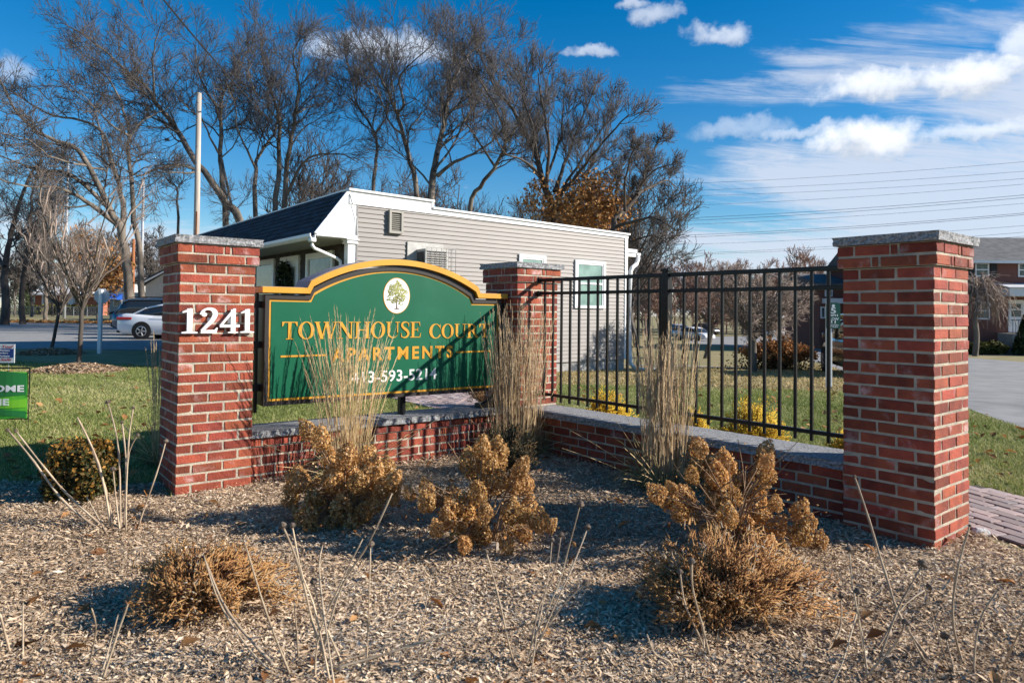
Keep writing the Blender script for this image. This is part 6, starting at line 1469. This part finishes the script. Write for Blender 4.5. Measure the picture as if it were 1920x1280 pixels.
far_car('parked_car', 'dark blue car parked beside the distant white one', 'car', 1302, 626, R(-60), SUV_B, SUV_C, 1.06, 'car_navy', (.95, 3.7))
PK_B = [(0, 1.0, .5, .9), (.1, 1.05, .42, .98), (1.9, 1.05, .40, 1), (3.6, 1.06, .40, 1), (4.2, 1.04, .42, .98), (5.0, .98, .46, .94), (5.2, .70, .52, .86)]
PK_C = [(1.75, 1.06, .88), (1.9, 1.72, .86), (2.4, 1.80, .88), (3.1, 1.80, .88), (3.5, 1.66, .86), (4.1, 1.06, .84)]
far_car('parked_truck', 'white pickup truck behind the domed crabapple', 'truck', 1425, 632, R(8), PK_B, PK_C, 1.06, 'car_white', (1.0, 4.1), .42, 5.2, 1.95)
far_car('parked_car', 'dark red car partly behind the crabapple crown', 'car', 1408, 626, R(14), SED_B, SED_C, .96, 'car_red', (1.06, 3.86))
hp = gp(1182, 622); t = thing('fire_hydrant', 'small red and yellow fire hydrant beyond the office corner', 'hydrant', (hp[0], hp[1], float(gz(*hp))))
MB().lathe([(.16, 0), (.16, .05), (.11, .06), (.11, .5), (.15, .51), (.15, .56)], (0, 0, 0), 12).obj('barrel', mt['hydrant_red'], t); MB().lathe([(.14, .56), (.12, .66), (.05, .74), (.05, .8)], (0, 0, 0), 12).obj('bonnet', mt['hydrant_yellow'], t)
m = MB(); m.lathe([(.07, 0), (.07, .16), (.05, .17)], (0, 0, .42), 8, (1, 0, 0)); m.lathe([(.07, 0), (.07, .16), (.05, .17)], (0, 0, .42), 8, (-1, 0, 0)); m.obj('nozzle', mt['hydrant_yellow'], t)

# ------------------------------------------------------------------ brick townhouse at the right
hA = gp(1822, 661); Yh = 46.0
hx = at(1822, 650, Yh)[0]; hz0 = float(gz(hx, Yh))+.1
th = thing('brick_townhouse', 'two storey red brick townhouse with grey roof at the right edge', 'building', (hx, Yh, hz0), R(-4))
def zpx(py, px=1870): return at(px, py, Yh)[2]-hz0
def xpx(px): return at(px, 600, Yh)[0]-hx
XL = xpx(1660); XR = xpx(2120); ze = zpx(489)
MB().box(XL, XR, 0, 9, -.6, ze).obj('wall', mt['house_brick'], th)
zr = zpx(453)
rf = MB(); rf.add([(XL-.3, -.45, ze-.05), (XR+.3, -.45, ze-.05), (XR+.3, 4.5, zr+.75), (XL-.3, 4.5, zr+.75), (XL-.3, -.45, ze-.2), (XR+.3, -.45, ze-.2), (XR+.3, 9.4, ze-.2), (XL-.3, 9.4, ze-.2), (XL-.3, 9.4, ze-.05), (XR+.3, 9.4, ze-.05)], [(0, 1, 2, 3), (3, 2, 9, 8), (4, 7, 6, 5), (0, 4, 5, 1), (8, 9, 6, 7), (0, 3, 8, 7, 4), (1, 5, 6, 9, 2)])
rf.obj('roof', mt['roof_grey'], th)
MB().box(XL-.3, XR+.3, -.52, -.40, ze-.20, ze-.02).obj('gutter', mt['white_trim'], th)
def hwin(px0, px1, py0, py1):
    x0, x1, z1, z0 = xpx(px0), xpx(px1), zpx(py0), zpx(py1); m = MB(); f_ = .09; zm = (z0+z1)/2
    m.box(x0, x0+f_, -.05, .0, z0, z1).box(x1-f_, x1, -.05, .0, z0, z1).box(x0+f_, x1-f_, -.049, 0, z1-f_, z1).box(x0+f_, x1-f_, -.058, 0, z0, z0+f_).box(x0+f_, x1-f_, -.045, 0, zm-.04, zm+.04)
    w = m.obj('window', mt['white_trim'], th); MB().box(x0+f_, x1-f_, -.03, -.01, z0+f_, z1-f_).obj('pane', mt['glass'], w)
for q in ((1828, 1853, 493, 519), (1828, 1854, 566, 599), (1905, 1930, 493, 519), (1740, 1765, 494, 520), (1960, 1985, 493, 519)): hwin(*q)
for q in ((1855, 1867, 492, 521), (1815, 1826, 492, 521)): MB().box(xpx(q[0]), xpx(q[1]), -.06, 0, zpx(q[3]), zpx(q[2])).obj('shutter', mt['shutter'], th)
z1_, z0_ = zpx(541), zpx(556); m = MB(); m.box(xpx(1864), xpx(1990), -1.5, 0, z0_, z1_); m.add([(xpx(1864)-.1, -1.6, z1_), (xpx(1990), -1.6, z1_), (xpx(1990), 0, z1_+.35), (xpx(1864)-.1, 0, z1_+.35), (xpx(1864)-.1, -1.6, z1_+.04), (xpx(1990), -1.6, z1_+.04)], [(0, 1, 5, 4), (4, 5, 2, 3), (0, 4, 3), (1, 2, 5)]); m.obj('porch_roof', mt['white_trim'], th)
zd1, zd0 = zpx(562), zpx(622); dm = MB(); x0, x1 = xpx(1887), xpx(1915); dm.box(x0, x0+.12, -.06, 0, zd0, zd1).box(x1-.12, x1, -.06, 0, zd0, zd1).box(x0+.12, x1-.12, -.058, 0, zd1-.12, zd1); do_ = dm.obj('door', mt['white_trim'], th)
MB().box(x0+.12, x1-.12, -.03, -.005, zd0, zd1-.12).obj('door_leaf', mt['white_trim'], do_); MB().box(x0+.2, x1-.2, -.045, -.03, zd0+(zd1-zd0)*.48, zd1-.25).obj('pane', mt['glass'], do_)
MB().box(x0+.14, x1-.14, -.052, -.045, zd0+(zd1-zd0)*.68, zd0+(zd1-zd0)*.72).obj('rail', mt['white_trim'], do_)
m = MB(); xs0, xs1 = xpx(1868), xpx(1935); zs = zpx(624)
m.box(xs0, xs1, -1.5, -.0, -.6, zs)
for k in range(4): m.box(xs0+.9, xs1, -1.5-.3*(k+1), -1.5-.3*k, -.6, zs-(zs/5)*(k+1)*.95)
m.obj('front_steps', mt['concrete'], th)
m = MB()
for k in range(8): xx = xs0+.1+k*.18; m.tube([(xx, -1.4, zs), (xx, -1.4, zs+.85)], .018, 4)
m.tube([(xs0, -1.4, zs+.87), (xs0+1.4, -1.4, zs+.87), (xs0+2.3, -2.6, zs+.05)], .025, 4); m.obj('railing', mt['fence_black'], th)
Y4 = 52.0; hx4 = at(1536, 600, Y4)[0]; hz4 = float(gz(hx4, Y4)); t2 = thing('brick_townhouse', 'lower brick townhouse with grey roof glimpsed between the fence and the nearest pillar', 'building', (hx4, Y4, hz4), R(-4)); z4 = lambda py: at(1560, py, Y4)[2]-hz4; x4 = lambda px: at(px, 600, Y4)[0]-hx4
MB().box(0, x4(1655), 0, 8, -.5, z4(533)).obj('wall', mt['house_brick'], t2)
m = MB(); e4, r4, w4 = z4(532), z4(508), x4(1655); m.add([(-.4, -.5, e4), (w4+.2, -.5, e4), (w4+.2, 4, r4), (-.4, 4, r4), (-.4, 8.5, e4), (w4+.2, 8.5, e4), (-.4, -.5, e4-.2), (w4+.2, -.5, e4-.2), (w4+.2, 8.5, e4-.2), (-.4, 8.5, e4-.2)], [(0, 1, 2, 3), (3, 2, 5, 4), (0, 3, 4), (1, 5, 2), (6, 7, 1, 0), (9, 8, 7, 6), (4, 5, 8, 9), (0, 4, 9, 6), (1, 7, 8, 5)]); m.obj('roof', mt['roof_grey'], t2)
MB().box(.2, x4(1590), -1.3, 0, z4(569), z4(560)).obj('porch_roof', mt['white_trim'], t2)
for a, c, q0, q1 in ((1538, 1547, 575, 597), (1546, 1560, 540, 556)): w = MB().box(x4(a), x4(c), -.06, 0, z4(q1), z4(q0)).obj('window', mt['white_trim'], t2); MB().box(x4(a)+.1, x4(c)-.1, -.08, -.05, z4(q1)+.1, z4(q0)-.1).obj('pane', mt['glass'], w)
def hb(px, py, Y): p = at(px, py, Y); return p
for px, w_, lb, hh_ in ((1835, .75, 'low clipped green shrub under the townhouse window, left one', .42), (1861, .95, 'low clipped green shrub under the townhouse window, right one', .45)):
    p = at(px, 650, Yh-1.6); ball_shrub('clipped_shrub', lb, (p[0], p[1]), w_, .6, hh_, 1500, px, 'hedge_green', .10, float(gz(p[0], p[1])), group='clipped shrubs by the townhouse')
p = at(1921, 650, Yh-2.6)
def conifer(label, p, h, rad, n, seed):
    r = np.random.default_rng(seed); t = thing('conifer', label, 'tree', (p[0], p[1], float(gz(p[0], p[1]))), 0); z = r.uniform(.05, 1, n)**1.0; q = rad*(1-z)*r.uniform(.5, 1.05, n); a = r.uniform(0, 6.28, n)
    V, F_ = leaves(np.stack([np.cos(a)*q, np.sin(a)*q, z*h], 1), .14, r, aspect=1.8, fold=.3); o = npobj('crown', V, F_, mt['evergreen'], t, attr=np.repeat(r.uniform(0, 1, n), 4)); MB().tube([(0, 0, 0), (0, 0, h*.9)], [.07, .02], 6).obj('trunk', mt['bark_dark'], t)
conifer('small dark conifer beside the townhouse steps at the right edge', p, 2.5, .75, 2600, 3)
# clump of dry flower heads by the driveway and low shrubs
c = gp(1458, 692); r = np.random.default_rng(6); t = thing('dry_shrub', 'broad dry brown shrub with upright seed heads beside the crabapple', 'shrub', (c[0], c[1], float(gz(*c))), 0)
n = 240; a = r.uniform(0, 6.28, n); q = np.sqrt(r.uniform(0, 1, n)); P0 = np.zeros((n, 3)); P1 = np.stack([np.cos(a)*q*1.15, np.sin(a)*q*.7, .95*(1-.45*q**2)*r.uniform(.6, 1.05, n)], 1); V, F_ = tubes(np.stack([P0, P1*.5+[0, 0, .06], P1], 1), np.full((n, 3), .007), 3); npobj('stems', V, F_, mt['stem_brown'], t)
C = np.repeat(P1, 14, 0)+r.normal(0, .045, (n*14, 3)); V, F_ = leaves(C, r.uniform(.03, .075, len(C)), r, aspect=1.6, fold=.3); o = npobj('seed_heads', V, F_, mt['dead_leaf'], t, attr=np.repeat(r.uniform(0, .75, len(C)), 4)); o['kind'] = 'stuff'
C = np.stack([r.normal(0, .55, 1800), r.normal(0, .32, 1800), np.abs(r.normal(.2, .2, 1800))], 1); V, F_ = leaves(C, r.uniform(.03, .07, len(C)), r, aspect=1.6, fold=.3); o = npobj('foliage', V, F_, mt['juniper_dark'], t, attr=np.repeat(r.uniform(.2, 1, len(C)), 4)); o['kind'] = 'stuff'

# ------------------------------------------------------------------ houses beyond the left street
Y1 = 118.0
x0 = at(48, 560, Y1)[0]; x1 = at(165, 560, Y1)[0]; ro_ = thing('ranch_house', 'low brick house with pale snow-light roof beyond the left street', 'house', (x0, Y1, 0), 0)
W_ = x1-x0; zz = lambda py: at(100, py, Y1)[2]; xx = lambda px: at(px, 560, Y1)[0]-x0
MB().box(0, W_, 0, 9, -.3, zz(552)).obj('wall', mt['ranch_brick'], ro_)
m = MB(); e_ = zz(551); rg_ = zz(535)
m.add([(-.6, -.8, e_), (W_+.6, -.8, e_), (W_-1.5, 4.5, rg_), (1.5, 4.5, rg_), (-.6, 9.8, e_), (W_+.6, 9.8, e_), (-.6, -.8, e_-.25), (W_+.6, -.8, e_-.25), (W_+.6, 9.8, e_-.25), (-.6, 9.8, e_-.25)], [(0, 1, 2, 3), (3, 2, 5, 4), (0, 3, 4), (1, 5, 2), (6, 7, 1, 0), (9, 8, 7, 6), (4, 5, 8, 9), (0, 4, 9, 6), (1, 7, 8, 5)]); m.obj('roof', mt['roof_white'], ro_)
for a, c in ((88, 100), (139, 150), (60, 66)):
    w = MB().box(xx(a), xx(c), -.08, 0, zz(568), zz(553)).obj('window', mt['white_trim'], ro_); MB().box(xx(a)+.2, xx(c)-.2, -.12, -.06, zz(567), zz(561)).obj('pane', mt['glass'], w); MB().box(xx(a)+.2, xx(c)-.2, -.12, -.06, zz(560), zz(554)).obj('pane', mt['glass'], w)
for a, c in ((79, 82), (101, 104), (128, 138), (153, 156)): MB().box(xx(a), xx(c), -.07, 0, zz(572), zz(552)).obj('white_panel', mt['white_trim'], ro_)
w = MB().box(xx(172)-.2, xx(200), -1.2, .3, -.2, zz(556)); w.obj('garage', mt['ranch_brick'], ro_)
MB().box(xx(170)-.4, xx(202), -1.8, .5, zz(556), zz(553)).obj('garage_roof', mt['white_trim'], ro_)
fp0, fp1 = at(14, 590, 100), at(215, 590, 96)
fc = thing('chain_link_fence', 'low chain link fence in front of the brick house across the street', 'fence', (fp0[0], fp0[1], 0)); dF = fp1-fp0; LFc = math.hypot(dF[0], dF[1]); fc.rotation_euler = (0, 0, math.atan2(dF[1], dF[0])); m = MB()
for k in range(9):
    po_ = MB().tube([(LFc*k/8, 0, 0), (LFc*k/8, 0, 1.35)], .045, 6).obj('post', mt['steel'], fc)
m.tube([(0, 0, 1.3), (LFc, 0, 1.3)], .03, 5)
m.obj('rail', mt['steel'], fc); n_ = int(LFc/.22); m = MB()
P = np.array([[[k*.22, .0, .03], [k*.22+.65, .0, 1.29]] for k in range(n_-3)]+[[[k*.22+.65, .012, .03], [k*.22, .012, 1.29]] for k in range(n_-3)]); V, F_ = tubes(P, np.full((len(P), 2), .007), 3); o = npobj('mesh', V, F_, mt['steel'], fc); o['kind'] = 'stuff'
for px0_, px1_, Y, lb in ((38, 60, 112, 'short clipped hedge left of the brick house windows'), (72, 82, 113, 'small dark hedge beside the white house panel'), (88, 190, 110, 'long clipped hedge in front of the brick house')):
    a, c = at(px0_, 572, Y), at(px1_, 572, Y); r = np.random.default_rng(int(px0_)); n = int(120*(c[0]-a[0])); t = thing('hedge', lb, 'hedge', ((a[0]+c[0])/2, Y, 0), 0, 'hedges at the brick house'); hwid = (c[0]-a[0])/2
    C = np.stack([r.uniform(-hwid, hwid, n), r.uniform(-.6, .6, n), r.uniform(.1, 1.55, n)+.15*np.sin(r.uniform(0, 6, n))], 1); V, F_ = leaves(C, r.uniform(.15, .32, n), r); npobj('foliage', V, F_, mt['hedge_green'], t, attr=np.repeat(r.uniform(0, 1, n), 4)); MB().box(-hwid+.1, hwid-.1, -.4, .4, 0, 1.3).obj('twigs', mt['bark_dark'], t)
# grey shop-like house with blue awning
Y2 = 72.0; x0 = at(206, 560, Y2)[0]; gh = thing('grey_house', 'grey shingled house with a bright blue awning behind the stop sign', 'house', (x0, Y2, 0), 0); zz = lambda py: at(225, py, Y2)[2]; xx = lambda px: at(px, 560, Y2)[0]-x0
MB().box(0, xx(292), 0, 9, -.2, zz(548)).obj('wall', mt['clapboard_grey'], gh)
m = MB(); m.prism([(0, zz(548)), (xx(250), zz(548)), (xx(244), zz(527))], fnxz(0), .0, 9); m.obj('gable', mt['clapboard_grey'], gh)
m = MB(); m.prism([(-.3, zz(551)), (xx(244), zz(524)), (xx(262), zz(524)), (xx(262), zz(519)), (xx(244), zz(519)), (-.5, zz(549))][::-1], fnxz(-.35), 0, 9.6); m.obj('roof', mt['roof_grey'], gh)
m = MB(); xa, xb = xx(208), xx(230); m.add([(xa, -.05, zz(551)), (xb, -.05, zz(551)), (xb, -1.1, zz(559)), (xa, -1.1, zz(559)), (xb, -1.1, zz(562)), (xa, -1.1, zz(562)), (xb, -.05, zz(562)), (xa, -.05, zz(562))], [(0, 1, 2, 3), (3, 2, 4, 5), (0, 3, 5, 7), (1, 6, 4, 2), (0, 7, 6, 1), (5, 4, 6, 7)][::1]); aw = m.obj('awning', mt['awning_blue'], gh)
m = MB(); rr_ = random.Random(3)
for k in range(9): m.box(xa+.2+k*.11, xa+.27+k*.11+rr_.uniform(-.01, .02), -1.118, -1.104, zz(561.3), zz(559.8)+rr_.uniform(-.03, .03))
m.obj('awning_lettering', mt['paper_white'], aw)
w = MB().box(xx(213), xx(229), -.06, 0, zz(574.5), zz(562)).obj('window', mt['white_trim'], gh)
for a, c in ((215, 220.4), (221.6, 227)): MB().box(xx(a), xx(c), -.09, -.05, zz(573.5), zz(563)).obj('pane', mt['glass'], w)
MB().box(xx(249), xx(252), -.05, 0, zz(568), zz(542)).box(xx(262), xx(264), -.05, 0, zz(568), zz(542)).obj('white_panel', mt['white_trim'], gh)
Y3 = 64.0; x0 = at(272, 560, Y3)[0]; wh = thing('white_house', 'pale house with a dark sloping roof and dormer left of the numbered pillar', 'house', (x0, Y3, 0), 0); zz = lambda py: at(290, py, Y3)[2]; xx = lambda px: at(px, 560, Y3)[0]-x0
MB().box(0, xx(420), 0, 9, -.2, zz(534)).obj('wall', mt['clapboard_grey'], wh)
m = MB(); m.prism([(0, zz(534)), (xx(420), zz(534)), (xx(420), zz(470)), (xx(330), zz(498))], fnxz(0), 0, 9); m.obj('gable', mt['clapboard_grey'], wh)
m = MB(); m.prism([(-.4, zz(536)), (xx(330), zz(499)), (xx(330), zz(494)), (-.6, zz(531))], fnxz(-.4), 0, 9.6); m.obj('roof', mt['shingle'], wh)
m = MB(); m.prism([(-.45, zz(537)), (xx(330), zz(500)), (xx(330), zz(497.5)), (-.55, zz(534.5))], fnxz(-.46), 0, .06); m.obj('rake_board', mt['white_trim'], wh)
MB().box(xx(274), xx(292), 4, 8, zz(535), zz(503)).box(xx(293), xx(310), 3, 8, zz(530), zz(499)).obj('dormer', mt['white_trim'], wh)
MB().box(xx(293.5), xx(296), 2.95, 3.02, zz(520), zz(502)).obj('dormer_window', mt['glass'], wh)
p = at(36, 560, 104); conifer('dark evergreen shrub tree behind the left edge trees', p, 7.0, 2.6, 3500, 7)
# leafy brown shrub tree behind the stop sign
lt = bare_tree('small oak with rusty leaves behind the young trees', [(limb([(183,555),(184,500),(180,460)], 58, 0, 184), .16, .03, .3), (limb([(184,520),(165,480),(150,460)], 58, 0), .07, .02, .1), (limb([(184,510),(205,480),(215,465)], 58, 0), .07, .02, .1)], 33, lens=(1.6, 1, .7, .4), tw=.011, group='bare trees beyond the left street')
r = np.random.default_rng(14); lo_ = np.array(lt.location); leaf_cloud(lt, [(185,500,57.5,2.2),(165,470,58,1.9),(205,480,58,2.0),(150,455,58,1.5),(215,505,58,1.6),(190,535,57,1.7),(170,520,58,1.4),(205,520,57,1.6),(135,480,58,1.1)], 60, .24, 'leaf_orange', lo_)
